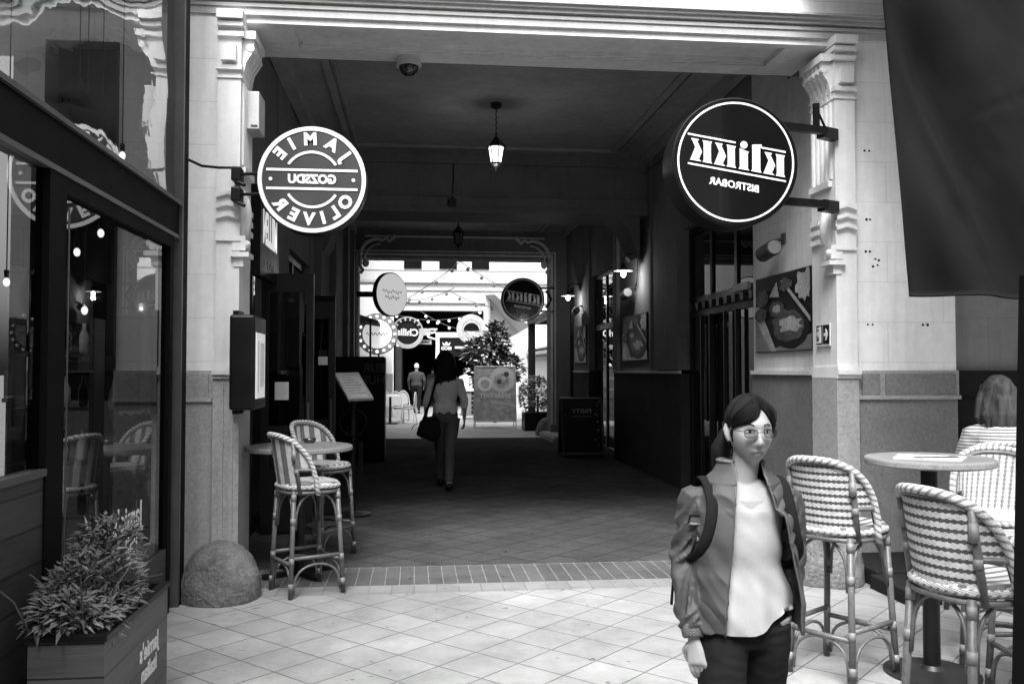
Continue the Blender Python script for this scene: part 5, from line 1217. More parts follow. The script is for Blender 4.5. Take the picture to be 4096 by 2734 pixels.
# ---------------------------------------------------------------- foreground woman
def walking_woman():
    r = thing('person', 'person with glasses, satin bomber jacket, white top and black trousers walking in the foreground', 'person', (1.085, 2.92, 0), R(-3))
    S = RM[r.name]
    def out(mb, name, mat, par=None, sm=True): return local(r, mb).build(name, M[mat], par or r, sm)
    HC_ = V((.02, -.035, 1.354)); YAW = R(2)
    # body: head, neck, torso, arms, legs, hands as one skin
    m = MB(); Mx, hp = head_shape(m, HC_, YAW, R(2), .96)
    m.tube([(0, .0, 1.16), (.003, -.005, 1.20), (.012, -.012, 1.26), (.018, -.018, 1.32)], [(.062, .05), (.047, .045), (.044, .046), (.046, .05)], 20, side=(1, 0, 0))
    m.tube([(0, .0, .70), (0, 0, .80), (0, 0, .92), (0, -.005, 1.05), (0, 0, 1.13), (0, .005, 1.175), (0, .003, 1.20)], [(.14, .10), (.142, .10), (.112, .08), (.130, .09), (.150, .08), (.13, .06), (.06, .045)], 24, side=(1, 0, 0))
    SHL, ELL, WRL = V((-.148, .005, 1.128)), V((-.188, .025, .92)), V((-.178, -.05, .695))
    SHR, ELR, WRR = V((.148, .005, 1.128)), V((.190, .065, .93)), V((.16, .09, .71))
    for a, b, c_ in ((SHL, ELL, WRL), (SHR, ELR, WRR)): m.tube([a*1.0+V((-a.x*.3, 0, .01)), a, a.lerp(b, .5), b, b.lerp(c_, .5), c_], [.036, .038, .034, .030, .028, .02], 14)
    hand(m, WRL+V((0, 0, .0)), (.10, -.16, -1), (.62, .78, .05), 1.02, .42, -1)
    hand(m, WRR, (0, -.1, -1), (-1, 0, 0), .92, .35, -1)
    for sx, fy in ((-1, -.10), (1, .10)):
        m.tube([(sx*.075, 0, .76), (sx*.08, fy*.3, .60), (sx*.082, fy*.8, .40), (sx*.08, fy*1.4, .2), (sx*.08, fy*1.9, .06)], [.088, .075, .052, .045, .033], 16)
        m.tube([(sx*.08, fy*1.9+.03, .035), (sx*.082, fy*1.9-.06, .03), (sx*.085, fy*1.9-.14, .022)], [(.03, .03), (.034, .025), (.026, .018)], 12, side=(1, 0, 0))
    # ears
    for sx in (-1, 1):
        e = MB(); e.tube([(sx*.070, .006, -.028), (sx*.078, .010, -.010), (sx*.082, .016, .012), (sx*.078, .014, .030), (sx*.070, .004, .030)], [.008, .009, .010, .009, .006], 8); e.ball((sx*.071, .008, .0), (.008, .013, .026), 8, 6)
        m.add([Mx @ p for p in e.v], e.f)
    body = remesh(m, .0034, 2); body_o = out(body, 'body', 'skin')
    # face details
    def onface(X, Z, off=.0006):
        # find the point of the face surface at (X,Z)
        ph = math.asin(max(-.99, min(.99, Z/.108))); 
        for _ in range(3):
            th = 0.0; lo, hi = -1.4, 1.4
            for _i in range(26):
                th = (lo+hi)/2
                if hp(th, ph).x < X: lo = th
                else: hi = th
        p = hp(th, ph); return Mx @ (p+V((X*4*off, -off, 0)))
    for sx in (-1, 1):
        e = MB(); cx = sx*.030; zc = .012; pts = []
        # white of the eye as an almond, iris, lids
        al = [onface(cx+.0125*math.cos(t), zc+.0040*math.sin(t)*(1 if math.sin(t) > 0 else .8), .0028) for t in [2*PI*i/20 for i in range(20)]]
        ctr = onface(cx, zc, .0042); e.add(al+[ctr], [(i, (i+1) % 20, 20) for i in range(20)]); out(e, 'eye_white', 'paper')
        ir = MB(); gx_ = cx+.002; al = [onface(gx_+.0044*math.cos(t), zc+.0042*math.sin(t), .0042) for t in [2*PI*i/14 for i in range(14)]]; ir.add(al+[onface(gx_, zc, .0052)], [(i, (i+1) % 14, 14) for i in range(14)]); out(ir, 'iris', 'black')
        ld = MB(); ld.tube([onface(cx+.0140*math.cos(t), zc+.0052*math.sin(t)+.0003, .0030) for t in [PI*i/12 for i in range(13)]], .00125, 6); out(ld, 'upper_eyelid', 'black')
        ld = MB(); ld.tube([onface(cx+.0125*math.cos(t), zc-.0045*math.sin(t), .0024) for t in [PI*(.05+.9*i/10) for i in range(11)]], .0007, 5); out(ld, 'lower_eyelid', 'skin_dark')
        br = MB(); br.tube([onface(cx+sx*(-.014+.031*t), zc+.0215+.005*math.sin(PI*min(1, t*1.1))-.002*t, .0012) for t in [i/10 for i in range(11)]], [(.0013+.0016*math.sin(PI*min(1, .25+i/13)), .001) for i in range(11)], 6); out(br, 'eyebrow', 'granite_dark_and_shaded')
    lp_ = MB(); 
    for zz, hh, nm, mt in ((-.0585, .0038, 'upper_lip', 'lip'), (-.0655, .0045, 'lower_lip', 'lip')):
        q = MB(); n_ = 16; top_, bot = [], []
        for i in range(n_+1):
            x = -.0215+.043*i/n_; k = (1-(x/.0215)**2); bow = .0012*math.cos(x/.006) if nm == 'upper_lip' else 0; sag = -.002*(x/.0215)**2
            top_.append(onface(x, zz+sag+hh*k+bow*k*.5, .0010)); bot.append(onface(x, zz+sag-hh*.35*k, .0012))
        q.add(top_+bot, [(i, i+1, n_+2+i, n_+1+i) for i in range(n_)]); out(q, nm, mt)
    q = MB(); q.tube([onface(-.023+.046*i/12, -.0605-.0045*((i-6)/6)**2, .0010) for i in range(13)], [.0004+.0007*math.sin(PI*i/12) for i in range(13)], 5); out(q, 'mouth_line', 'black')
    q = MB()
    for sx in (-1, 1): q.ball(onface(sx*.0055, -.0395, .001), (.0028, .0028, .0014), 8, 6)
    out(q, 'nostrils', 'granite_dark_and_shaded')
    # glasses: thin half-rim frames with nose bridge and temples
    q = MB(); gl = MB()
    for sx in (-1, 1):
        rim = []; 
        for i in range(24):
            t = 2*PI*i/24; c_, s_ = math.cos(t), math.sin(t); e = 3.0; k = (abs(c_)**e+abs(s_)**e)**(-1/e); x = sx*.033+.0225*c_*k; z = .008+.0145*s_*k; rim.append(Mx @ V((x, -.1035+.22*(abs(x)-.02)**1.0*.6, z)))
        q.tube(rim, .0009, 6, closed=True); gl.add(rim, [tuple(range(24))])
        q.tube([Mx @ V((sx*.0555, -.091, .014)), Mx @ V((sx*.066, -.078, .015)), Mx @ V((sx*.0735, -.03, .016)), Mx @ V((sx*.077, .012, .018))], .0013, 6)
    q.tube([Mx @ V((-.0105, -.1035, .010)), Mx @ V((0, -.108, .013)), Mx @ V((.0105, -.1035, .010))], .0011, 6)
    q = out(q, 'glasses', 'iron'); local(r, gl).build('lens', M['glass'], q)
    # hair: shell over the skull with swept fringe, knot behind
    H = MB(); n, k = 120, 80; idx = {}; vs = []; fs = []
    def hairline(x, y):      # normalised direction -> lowest z (m) that is still hair
        th = math.degrees(math.atan2(x, -y))     # 0 = front, +90 = her left (image right)
        pts = [(-180, -.062), (-140, -.060), (-112, -.040), (-98, .004), (-84, .028), (-72, .020), (-50, .030), (-20, .044), (4, .062), (16, .082), (24, .088), (33, .074), (48, .040), (62, .010), (76, .000), (90, .012), (100, .0), (115, -.04), (140, -.060), (180, -.062)]
        for (a, za), (b, zb) in zip(pts, pts[1:]):
            if a <= th <= b: return za+(zb-za)*(th-a)/(b-a)
        return 0
    def hpnt(th, ph, inner):
        x = math.sin(th); y = -math.cos(th); zl = hairline(x, y); 
        p0 = hp(th, ph, 0.0); vol = .012+.010*smooth((p0.z-.01)/.08)+(.006 if y > 0 else 0)
        vol *= .35+.65*smooth((p0.z-zl)/.03)
        st = .0022*noise.noise(V((th*14, ph*1.5, 1.0)))+.0012*noise.noise(V((th*36, ph*2, 4.0)))
        d = V((math.cos(ph)*x, math.cos(ph)*y, math.sin(ph)))
        return Mx @ (p0+d*((vol+st) if not inner else .0005))
    for i in range(n):
        th = -PI+2*PI*i/n; zl = hairline(math.sin(th), -math.cos(th)); ph0 = math.asin(max(-.95, min(.95, zl/.108)))
        for j in range(k+1): ph = ph0+(PI/2-.001-ph0)*(j/k); vs.append(hpnt(th, ph, False))
        for j in range(3): vs.append(hpnt(th, ph0+.002*j, True))
    q_ = k+4
    for i in range(n):
        i2 = (i+1) % n
        for j in range(k): fs.append((i*q_+j, i2*q_+j, i2*q_+j+1, i*q_+j+1))
        fs.append((i*q_, i*q_+k+1, i2*q_+k+1, i2*q_))
    H.add(vs, fs)
    rd = random.Random(11)
    def lerp_st(t0, p0, t1, p1, n_=10, r0=.0011):
        P = []
        for i in range(n_+1):
            f = i/n_; th = t0+(t1-t0)*f; ph = p0+(p1-p0)*f**1.3; q = hpnt(th, ph, False); ctr_ = Mx @ V((0, 0, 0)); P.append(q+(q-ctr_).normalized()*rd.uniform(.0, .0022))
        H.tube(P, [r0]*n_+[.0002], 4)
    for i in range(150):
        e = R(rd.uniform(-88, -6)); zl = hairline(math.sin(e), -math.cos(e)); lerp_st(R(rd.uniform(8, 22)), R(rd.uniform(48, 84)), e, math.asin(max(-.9, min(.9, zl/.108)))-rd.uniform(-.02, .03))
    for i in range(60):
        e = R(rd.uniform(35, 95)); zl = hairline(math.sin(e), -math.cos(e)); lerp_st(R(rd.uniform(20, 40)), R(rd.uniform(50, 84)), e, math.asin(max(-.9, min(.9, zl/.108)))-rd.uniform(-.02, .04))
    h = out(H, 'hair', 'hair_black')
    T = MB()
    T.tube([Mx @ V((-.01, .085, .0)), Mx @ V((-.035, .12, -.02)), Mx @ V((-.06, .125, -.07)), Mx @ V((-.07, .11, -.13)), Mx @ V((-.065, .10, -.17))], [.02, .033, .036, .028, .008], 14)
    for i in range(16):
        rd = random.Random(i); a = V((-.02+rd.uniform(-.02, .01), .11, .0)); b = V((-.07+rd.uniform(-.03, .02), .11+rd.uniform(-.03, .03), -.16+rd.uniform(-.02, .04))); T.tube([Mx @ a, Mx @ a.lerp(b, .5)+V((-.012, .01, 0)), Mx @ b], [.006, .005, .001], 5)
    # loose locks in front of the ears
    T.tube([Mx @ V((.066, -.035, .03)), Mx @ V((.078, -.02, .045)), Mx @ V((.083, -.005, .07)), Mx @ V((.07, .01, .09))], [.004, .008, .01, .01], 8)
    T.tube([Mx @ V((-.068, -.022, .03)), Mx @ V((-.072, -.018, .0)), Mx @ V((-.068, -.02, -.03))], [.006, .006, .001], 8)
    out(T, 'ponytail', 'hair_black')
    # blouse
    m = MB(); n = 56; rings = [(.735, .166, .130), (.78, .162, .128), (.85, .150, .114), (.93, .128, .098), (1.03, .136, .104), (1.10, .148, .098), (1.15, .14, .082), (1.185, .10, .065)]
    def ring(z, rx, ry, k, zoff):
        return [V((rx*k*math.sin(2*PI*i/n), -ry*k*math.cos(2*PI*i/n), z+zoff(2*PI*i/n, z))) for i in range(n)]
    def zo(a, z): 
        fr = max(0, math.cos(a)); return (-.03*fr**6 if z > 1.12 else 0)+((-.02+.07*smooth((math.sin(a)+.1)/.9)) if z < .74 else 0)
    for (z, rx, ry) in rings: m.v += ring(z, rx, ry, 1, zo)
    for j in range(len(rings)-1):
        for i in range(n): m.f.append((j*n+i, j*n+(i+1) % n, (j+1)*n+(i+1) % n, (j+1)*n+i))
    # subdivide by resampling
    bm = bmesh.new(); bv = [bm.verts.new(p) for p in m.v]; [bm.faces.new([bv[i] for i in f]) for f in m.f]; bmesh.ops.subdivide_edges(bm, edges=bm.edges[:], cuts=3, use_grid_fill=True, smooth=.6); bmesh.ops.recalc_face_normals(bm, faces=bm.faces[:]); bm.verts.index_update(); bm.normal_update()
    vs = []
    for v in bm.verts:
        p = v.co.copy(); dg = noise.noise(V((p.x*9+p.z*9, p.y*5, p.z*4-p.x*5)))*.015+noise.noise(V((p.x*20+p.z*17, 0, p.z*8)))*.006+.006*math.sin(math.atan2(p.x, -p.y)*9)*smooth((.95-p.z)/.2); vs.append(p+v.normal*dg)
    b2 = MB(); b2.add(vs, [[v.index for v in f.verts] for f in bm.faces]); bm.free(); out(b2, 'blouse', 'blouse')
    # trousers
    m = MB(); m.tube([(0, .0, .66), (0, 0, .72), (0, 0, .79), (0, 0, .84)], [(.12, .095), (.148, .11), (.145, .105), (.128, .095)], 24, side=(1, 0, 0))
    for sx, fy in ((-1, -.10), (1, .10)): m.tube([(sx*.07, 0, .74), (sx*.078, fy*.2, .64), (sx*.083, fy*.45, .54), (sx*.085, fy*.9, .38), (sx*.082, fy*1.4, .2), (sx*.08, fy*1.85, .08)], [(.086, .10), (.084, .095), (.076, .085), (.06, .065), (.052, .058), (.044, .05)], 20, side=(1, 0, 0))
    out(remesh(m, .007, 3, wrinkle(.004, (10, 10, 22))), 'trousers', 'black_cloth')
    for sx, fy in ((-1, -.10), (1, .10)):
        m = MB(); y = fy*1.9; m.tube([(sx*.08, y+.045, .045), (sx*.08, y+.01, .05), (sx*.082, y-.06, .04), (sx*.085, y-.13, .03), (sx*.085, y-.17, .022)], [(.03, .035), (.036, .045), (.038, .034), (.036, .024), (.018, .014)], 14, side=(1, 0, 0)); m.v = [V((p.x, p.y, max(p.z, .002))) for p in m.v]; out(m, 'shoe', 'black')
    # jacket: open shell from edge to edge round the back, then sleeves melted into it
    J = MB(); lv = [(.715, .176, .134, .0, 34), (.76, .182, .140, .0, 32), (.86, .180, .138, .0, 30), (.95, .170, .128, 0, 26), (1.04, .170, .124, 0, 22), (1.10, .172, .118, 0, 19), (1.15, .160, .105, 0, 18), (1.19, .124, .088, 0, 20), (1.22, .088, .074, 0, 26), (1.245, .072, .066, .006, 34), (1.265, .066, .062, .01, 40)]
    def jp(u, v):
        t = v*(len(lv)-1); i = min(int(t), len(lv)-2); f = t-i; a, b = lv[i], lv[i+1]; z, rx, ry, yo, gp = [a[q]+(b[q]-a[q])*f for q in range(5)]
        gl_ = R(gp*.75-14*0+4); gr_ = R(gp*1.35); A0 = -gl_; A1 = -(2*PI-gr_)      # go from image-left edge round the back to the image-right edge
        ang = A0+(A1-A0)*u
        x = rx*math.sin(ang); y = -ry*math.cos(ang)
        edge = min(u, 1-u); fl_ = math.exp(-edge/.05)
        k = 1+.05*fl_; zz = z+.018*math.sin(u*PI)*0
        if u > .9 and z < 1.1: y -= .02*smooth((u-.9)/.1); x += .02*smooth((u-.9)/.1)
        nz = noise.noise(V((x*8, y*8, z*5)))*.008+noise.noise(V((x*20+z*14, y*16, z*18)))*.0045
        nz += .005*math.sin((z*1.0+.35*x)*60)*math.exp(-((z-.80)/.06)**2)
        return (x*(k+nz*4), y*(k+nz*4)+yo, zz)
    J.grid(jp, 130, 90, None, .009)
    def sleeve(a, b, c_, out_):
        P, Rr = [], []; e = a-V((a.x*.32, 0, -.012))
        ctrl = [(e, .055), (a, .062), (a.lerp(b, .35), .058), (a.lerp(b, .7), .056), (b, .055), (b.lerp(c_, .35), .053), (b.lerp(c_, .7), .050), (c_+(b-c_)*.18, .048), (c_+(b-c_)*.10, .036), (c_-(b-c_).normalized()*.0, .034)]
        for (p, q), (p2, q2) in zip(ctrl, ctrl[1:]):
            for t in range(6): P.append(p.lerp(p2, t/6)); Rr.append(q+(q2-q)*t/6)
        P.append(ctrl[-1][0]); Rr.append(ctrl[-1][1])
        m = MB(); m.tube(P, Rr, 32, side=(1, 0, 0)); 
        ax = None; vs = []
        for i, p in enumerate(m.v):
            s_ = i//32; kk = i % 32; th = 2*PI*kk/32; L = s_*.010; cn = P[min(s_, len(P)-1)]; d = p-cn
            amp = smooth(s_/6)*smooth((len(P)-6-s_)/5) if s_ < len(P) else 0
            w1 = noise.noise(V((math.cos(th)*.7+sum(out_), math.sin(th)*.7, L*20+math.cos(th)*1.5))); w2 = noise.noise(V((math.cos(th)*3, math.sin(th)*3+5, L*60)))
            vs.append(p+d.normalized()*(amp*(.019*(.30-abs(w1)*1.9)+.004*w2)) if d.length > 1e-6 else p)
        m.v = vs; return m
    for a, b, c_, o_ in ((SHL, ELL, WRL, (1, 2)), (SHR, ELR, WRR, (5, 1))):
        sl_ = sleeve(a, b, c_, o_); J.add(sl_.v, sl_.f)
    def crease(p, n):
        if abs(p.x) > .165 or p.z > 1.19: return p
        a = noise.noise(V((p.x*6+p.z*3, p.y*6, p.z*9-abs(p.x)*9))); b = noise.noise(V((p.x*16+p.z*8, p.y*14, p.z*20)))
        return p+n*(.014*(.3-abs(a)*1.8)+.003*b)
    jk = out(remesh(J, .0042, 1, crease), 'jacket', 'jacket')
    # ribbed collar, cuffs, hem, zip edge, arm patch, arm zip
    q = MB(); q.tube([V(jp(.012+.976*i/40, .97)) for i in range(41)], [(.008, .015)]*41, 10, side=(0, 0, 1)); out(q, 'collar', 'rib')
    for c_, b in ((WRL, ELL), (WRR, ELR)): d = (c_-b).normalized(); q = MB(); q.tube([c_-d*.045, c_-d*.04, c_-d*.004, c_+d*.003], [.034, .038, .036, .031], 24); out(q, 'cuff', 'rib')
    for u in (.004, .996): q = MB(); q.tube([V(jp(u, v/30*.93))+V((0, -.004, 0)) for v in range(31)], .0035, 6); out(q, 'zip_edge', 'frame_grey')
    def arm_pt(t, ang, rr): p = SHL.lerp(ELL, t); return p+V((math.sin(ang)*rr, -math.cos(ang)*rr, 0))
    def patch(t0, t1, a0, a1, rr, name, mat):
        m = MB().grid(lambda u, v: arm_pt(t0+(t1-t0)*v, R(a0+(a1-a0)*u), rr), 8, 4, None, .004); out(m, name, mat)
    patch(.18, .34, -28, 12, .0725, 'arm_patch', 'black'); patch(.20, .32, -24, 8, .0745, 'patch_emblem', 'frame_grey')
    q = MB(); q.tube([arm_pt(.45, R(8), .066), arm_pt(.62, R(2), .066), arm_pt(.88, R(-4), .064)], .004, 6); out(q, 'arm_zip', 'black')
    q = MB(); q.tube([arm_pt(.46, R(10), .070), arm_pt(.6, R(7), .071)], .0045, 6); out(q, 'zip_pull', 'alu')
    # backpack on her back, straps over the shoulders: a thing of its own
    b = thing('backpack', 'black backpack worn by the walking woman with straps over her shoulders', 'backpack', (1.09, 3.05, .9), R(-3))
    T_ = RM[r.name]; m = MB(); m.tube([(-.035, .155, .74), (-.035, .17, .78), (-.03, .18, .95), (-.02, .17, 1.10), (0, .15, 1.15)], [(.10, .04), (.145, .055), (.15, .065), (.135, .055), (.07, .03)], 24, side=(1, 0, 0)); m = remesh(m, .008, 3, wrinkle(.004, (12, 12, 12)))
    m.xf(T_).build('bag', M['black_cloth'], b, True)
    for sx in (-1, 1):
        m = MB(); P = [V((sx*.11, .14, 1.08)), V((sx*.125, .08, 1.165)), V((sx*.128, .02, 1.203)), V((sx*.126, -.05, 1.185)), V((sx*.127, -.100, 1.12)), V((sx*.142, -.105, 1.04)), V((sx*.165, -.075, .97)), V((sx*.178, -.0, .92)), V((sx*.165, .08, .88))]
        Q = []
        for i in range(len(P)-1):
            a, b_, c_, d = P[max(i-1, 0)], P[i], P[i+1], P[min(i+2, len(P)-1)]
            for t in range(6): t /= 6; Q.append(.5*(2*b_+(c_-a)*t+(2*a-5*b_+4*c_-d)*t*t+(3*b_-a-3*c_+d)*t**3))
        Q.append(P[-1]); m.tube(Q, [(.019, .005)]*len(Q), 8, side=(1, 0, 0)); m.xf(T_).build('strap', M['black_cloth'], b, True)
    m = MB(); m.tube([V((-.185, .12, .95)), V((-.205, .11, .85)), V((-.215, .10, .76))], [(.012, .004)]*3, 6, side=(0, 1, 0)); m.xf(T_).build('loose_strap', M['black_cloth'], b)
walking_woman()

# ---------------------------------------------------------------- simple walking / standing figure seen from behind
def figure(name, label, loc, rz, H, mats, step=.12, arms=None, hair='long', wide=1.0, voxel=.012, skin='skin', narrow=0.0):
    r = thing('person', label, 'person', loc, rz); k = H/1.7
    def out(mb, nm, mat): return local(r, mb.xf(Matrix.Scale(k, 4))).build(nm, M[mat], r, True)
    m = MB(); hc = V((0, -.01, 1.585)); Mx, hp = head_shape(m, hc, 0, 0, 1.02, 36, 28)
    m.tube([(0, .005, 1.36), (0, 0, 1.42), (0, -.005, 1.52)], [(.075, .055), (.055, .052), (.052, .055)], 16, side=(1, 0, 0))
    m.tube([(0, 0, .84), (0, 0, .95), (0, 0, 1.06), (0, 0, 1.2), (0, 0, 1.32), (0, 0, 1.39), (0, 0, 1.42)], [(.13, .1), (.165*wide, .11), (.128*wide, .09), (.16*wide, .105), (.185*wide, .095), (.15, .07), (.06, .05)], 20, side=(1, 0, 0))
    A = arms or {}
    al = A.get('l', ((-.185*wide, 0, 1.34), (-.25, .02, 1.1), (-.235, -.06, .87))); ar = A.get('r', ((.185*wide, 0, 1.34), (.25, .02, 1.1), (.25, -.04, .87)))
    for q in (al, ar):
        a, b, c_ = [V(x) for x in q]; m.tube([a*1.0+V((-a.x*.3, 0, .01)), a, a.lerp(b, .5), b, b.lerp(c_, .5), c_], [.045, .05, .042, .036, .032, .022], 12); hand(m, c_, (c_-b).normalized()+V((0, -.1, -.4)), (-1 if a.x > 0 else 1, 0, 0), 1.0, .4, 1 if a.x > 0 else -1)
    legs = []
    for sx, f in ((-1, step), (1, -step)):
        hip = V((sx*.09, 0, .88)); kn = V((sx*(.085-narrow*.04), f*.7-.02, .48)); an = V((sx*(.08-narrow*.055), f*1.5+(.05 if f > 0 else 0), .08)); legs.append((hip, kn, an)); m.tube([hip, hip.lerp(kn, .5), kn, kn.lerp(an, .35), an], [.09, .075, .055, .054, .036], 14); m.tube([an+V((0, .03, -.03)), an+V((0, -.06, -.045)), an+V((0, -.15, -.055))], [(.033, .035), (.038, .03), (.025, .018)], 10, side=(1, 0, 0))
    out(remesh(m, voxel, 2), 'body', skin)
    # trousers
    m = MB(); m.tube([(0, 0, .82), (0, 0, .9), (0, 0, .98), (0, 0, 1.04)], [(.14, .11), (.178*wide, .125), (.165*wide, .118), (.14*wide, .10)], 20, side=(1, 0, 0))
    for hip, kn, an in legs: m.tube([hip, hip.lerp(kn, .5), kn, kn.lerp(an, .35), an+V((0, 0, .03))], [.102, .087, .066, .062, .046], 16)
    out(remesh(m, voxel, 2, wrinkle(.005, (8, 8, 14))), 'trousers', mats[1])
    for hip, kn, an in legs:
        m = MB(); m.tube([an+V((0, .055, -.03)), an+V((0, .03, -.02)), an+V((0, -.05, -.035)), an+V((0, -.15, -.05)), an+V((0, -.2, -.055))], [(.03, .035), (.042, .042), (.045, .034), (.038, .024), (.018, .012)], 12, side=(1, 0, 0)); m.v = [V((p.x, p.y, max(p.z, .003))) for p in m.v]; out(m, 'shoe', mats[2])
    m = MB(); m.tube([(0, 0, .93), (0, 0, .99), (0, 0, 1.07), (0, 0, 1.2), (0, 0, 1.33), (0, 0, 1.40), (0, 0, 1.44)], [(.168*wide, .122), (.17*wide, .125), (.148*wide, .112), (.175*wide, .12), (.195*wide, .108), (.15, .08), (.066, .06)], 22, side=(1, 0, 0))
    sl_ = A.get('sleeve', 1.0)
    for q in (al, ar):
        a, b, c_ = [V(x) for x in q]; e = b.lerp(c_, .15+.75*sl_) ; m.tube([a+V((-a.x*.3, 0, .01)), a, a.lerp(b, .5), b, e], [.055, .064, .055, .049, .042], 16)
    out(remesh(m, voxel, 2, wrinkle(.006, (9, 9, 9))), 'top', mats[0])
    if hair == 'long':
        m = MB(); m.ball(hc+V((0, .012, .018)), (.108, .118, .122), 24, 16); m.tube([hc+V((0, .04, .08)), hc+V((0, .06, .02)), hc+V((0, .085, -.08)), hc+V((.0, .09, -.17)), hc+V((0, .09, -.24))], [(.10, .06), (.128, .065), (.142, .06), (.14, .05), (.10, .02)], 24, side=(1, 0, 0))
        rd = random.Random(2)
        for i in range(26): x = rd.uniform(-.125, .125); m.tube([hc+V((x*.7, .1, -.05)), hc+V((x, .115, -.18)), hc+V((x*1.05, .11, -.25-rd.uniform(0, .07)))], [.012, .012, .003], 6)
        m = remesh(m, .008, 1, wrinkle(.005, (30, 30, 4)))
    else:
        m = MB(); q = MB().ball(hc+V((0, .008, .012)), (.081, .1, .112), 30, 22); m = q; cut = [p for p in m.v]; m.v = [V((p.x, max(p.y, -.045) if p.z < hc.z+.06 else p.y, max(p.z, hc.z-.04))) for p in m.v]
    out(m, 'hair', {'long': 'hair_black', 'white': 'hair_white', 'dark': 'hair_black'}[hair]); return r
# woman walking away through the passage
r = figure('p', 'person with long dark hair walking away through the passage in grey top', (.40, 12.0, 0), PI+R(4), 1.80, ('grey_cloth', 'jeans', 'black'), .15,
  dict(l=((-.17, 0, 1.33), (-.245, -.02, 1.1), (-.25, -.05, .86)), r=((.17, 0, 1.33), (.235, .04, 1.1), (.24, -.02, .9)), sleeve=.35), 'long', .92, .01, 'skin_dark', 1.0)
b = thing('handbag', 'black shoulder bag hanging at the walking woman\'s left side', 'bag', (.2, 11.85, .8))
m = MB(); m.tube([(.16, 11.79, .67), (.17, 11.79, .70), (.185, 11.79, .78), (.20, 11.79, .88), (.21, 11.79, .94), (.21, 11.79, .96)], [(.09, .03), (.15, .06), (.155, .07), (.13, .055), (.10, .035), (.07, .02)], 20, side=(1, 0, 0)); m = remesh(m, .012, 3, wrinkle(.014, (9, 9, 9))); m.build('bag', M['black_cloth'], b, True)
MB().tube([(.10, 11.78, .9), (.20, 11.80, 1.15), (.27, 11.87, 1.42), (.28, 12.0, 1.5), (.29, 12.1, 1.4)], [(.016, .006)]*5, 6, side=(1, 0, 0)).build('strap', M['black_cloth'], b)
MB().tube([(.04, 11.76, .88), (-.02, 11.76, .84), (-.04, 11.78, .80)], [(.012, .005)]*3, 6, side=(0, 1, 0)).build('flap', M['black_cloth'], b)
figure('p', 'person with white hair in a dark jacket walking away in the courtyard', (.06, 33, 0), PI, 1.82, ('dark_cloth', 'black_cloth', 'black'), .13,
  dict(l=((-.2, 0, 1.34), (-.27, .02, 1.12), (-.25, -.1, .9)), r=((.2, 0, 1.34), (.27, .02, 1.12), (.25, -.08, .9))), 'white', 1.12, .018)
figure('p', 'distant dark haired person standing deep inside the far archway', (.75, 39, 0), PI, 1.7, ('dark_cloth', 'black_cloth', 'black'), .02, None, 'dark', 1.0, .03)
figure('p', 'distant person in a pale top right of the walking woman', (1.75, 31.5, 0), R(200), 1.66, ('white', 'jeans', 'black'), .05, None, 'dark', 1.0, .025)

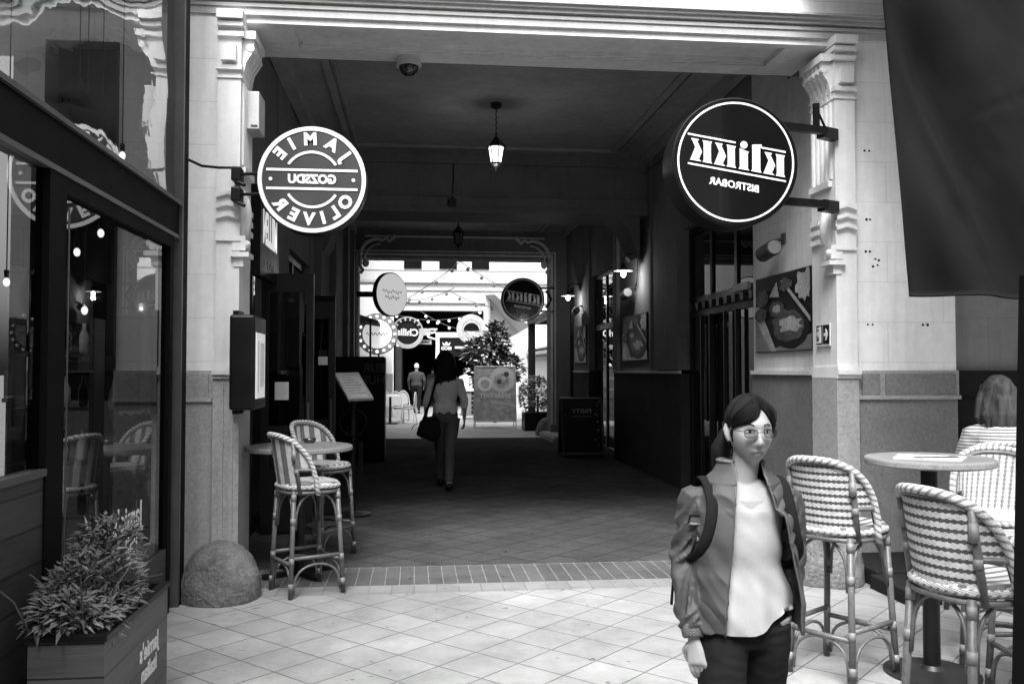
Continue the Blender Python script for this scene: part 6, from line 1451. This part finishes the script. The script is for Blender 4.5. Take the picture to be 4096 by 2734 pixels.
# seated woman in striped shirt, seen from behind, on a bar stool
def seated():
    r = thing('person', 'seated person with long blonde streaked hair and a striped shirt, seen from behind', 'person', (3.70, 5.36, .03), R(180-14))
    def out(mb, nm, mat): return local(r, mb).build(nm, M[mat], r, True)
    # faces -Y in local space, seat at .78
    m = MB(); hc = V((0, -.05, 1.37)); Mx, hp = head_shape(m, hc, 0, 0, 1.0, 40, 30)
    m.tube([(0, -.01, 1.14), (0, -.03, 1.22), (0, -.045, 1.32)], [(.07, .055), (.05, .048), (.048, .05)], 16, side=(1, 0, 0))
    m.tube([(0, .0, .78), (0, .01, .86), (0, .01, .97), (0, 0, 1.08), (0, -.01, 1.14), (0, -.01, 1.19)], [(.15, .12), (.16, .12), (.135, .1), (.165, .11), (.175, .09), (.07, .05)], 20, side=(1, 0, 0))
    arms = []
    for sx in (-1, 1):
        a, b_, c_ = V((sx*.175, 0, 1.12)), V((sx*.23, -.03, .93)), V((sx*.12, -.26, 1.0)); arms.append((a, b_, c_)); m.tube([a+V((-a.x*.3, 0, .01)), a, a.lerp(b_, .5), b_, b_.lerp(c_, .5), c_], [.045, .05, .042, .036, .032, .022], 12); hand(m, c_, (c_-b_), (0, -.2, -1), 1.0, .4, -sx)
    legs = []
    for sx in (-1, 1):
        hip, kn, an = V((sx*.085, -.02, .82)), V((sx*.1, -.40, .80)), V((sx*.09, -.36, .36)); legs.append((hip, kn, an)); m.tube([hip, hip.lerp(kn, .5), kn, kn.lerp(an, .4), an], [.09, .08, .058, .055, .036], 14); m.tube([an+V((0, .03, -.03)), an+V((0, -.06, -.05)), an+V((0, -.15, -.06))], [(.033, .035), (.038, .03), (.025, .018)], 10, side=(1, 0, 0))
    out(remesh(m, .008, 2), 'body', 'skin')
    m = MB(); m.tube([(0, 0, .775), (0, 0, .82), (0, 0, .90)], [(.16, .13), (.175, .14), (.165, .13)], 20, side=(1, 0, 0))
    for hip, kn, an in legs: m.tube([hip, hip.lerp(kn, .5), kn, kn.lerp(an, .4), an], [.10, .092, .07, .063, .045], 16)
    out(remesh(m, .01, 2), 'trousers', 'black_cloth')
    for hip, kn, an in legs: m = MB(); m.tube([an+V((0, .05, -.03)), an+V((0, -.05, -.04)), an+V((0, -.17, -.06))], [(.035, .04), (.042, .034), (.02, .014)], 12, side=(1, 0, 0)); out(m, 'shoe', 'black')
    m = MB(); m.tube([(0, .0, .84), (0, .015, .90), (0, .015, .97), (0, .005, 1.08), (0, -.005, 1.145), (0, -.01, 1.19), (0, -.02, 1.215)], [(.178, .14), (.175, .135), (.158, .12), (.182, .125), (.19, .10), (.10, .07), (.065, .055)], 26, side=(1, 0, 0))
    for a, b_, c_ in arms: m.tube([a+V((-a.x*.3, 0, .01)), a, a.lerp(b_, .5), b_, b_.lerp(c_, .8)], [.06, .066, .058, .052, .042], 16)
    out(remesh(m, .007, 2, wrinkle(.006, (7, 7, 9))), 'striped_top', 'stripe_shirt')
    m = MB(); m.ball(hc+V((0, .015, .02)), (.093, .11, .112), 24, 16); m.tube([hc+V((0, .05, .05)), hc+V((0, .075, -.03)), hc+V((.0, .085, -.12)), hc+V((.01, .085, -.19)), hc+V((.02, .075, -.225))], [(.09, .055), (.115, .06), (.13, .055), (.11, .045), (.05, .02)], 24, side=(1, 0, 0))
    rd = random.Random(4)
    for i in range(30): x = rd.uniform(-.12, .12); m.tube([hc+V((x*.6, .1, .0)), hc+V((x*1.05, .12, -.12)), hc+V((x*.9, .115, -.2-rd.uniform(0, .04)))], [.012, .013, .003], 6)
    for sx in (-1, 1): m.tube([hc+V((sx*.07, -.0, .06)), hc+V((sx*.105, .02, -.05)), hc+V((sx*.125, .03, -.14)), hc+V((sx*.09, .05, -.21))], [.03, .035, .03, .008], 12)
    out(remesh(m, .006, 1, wrinkle(.006, (34, 34, 5))), 'hair', 'hair_blonde')
seated()
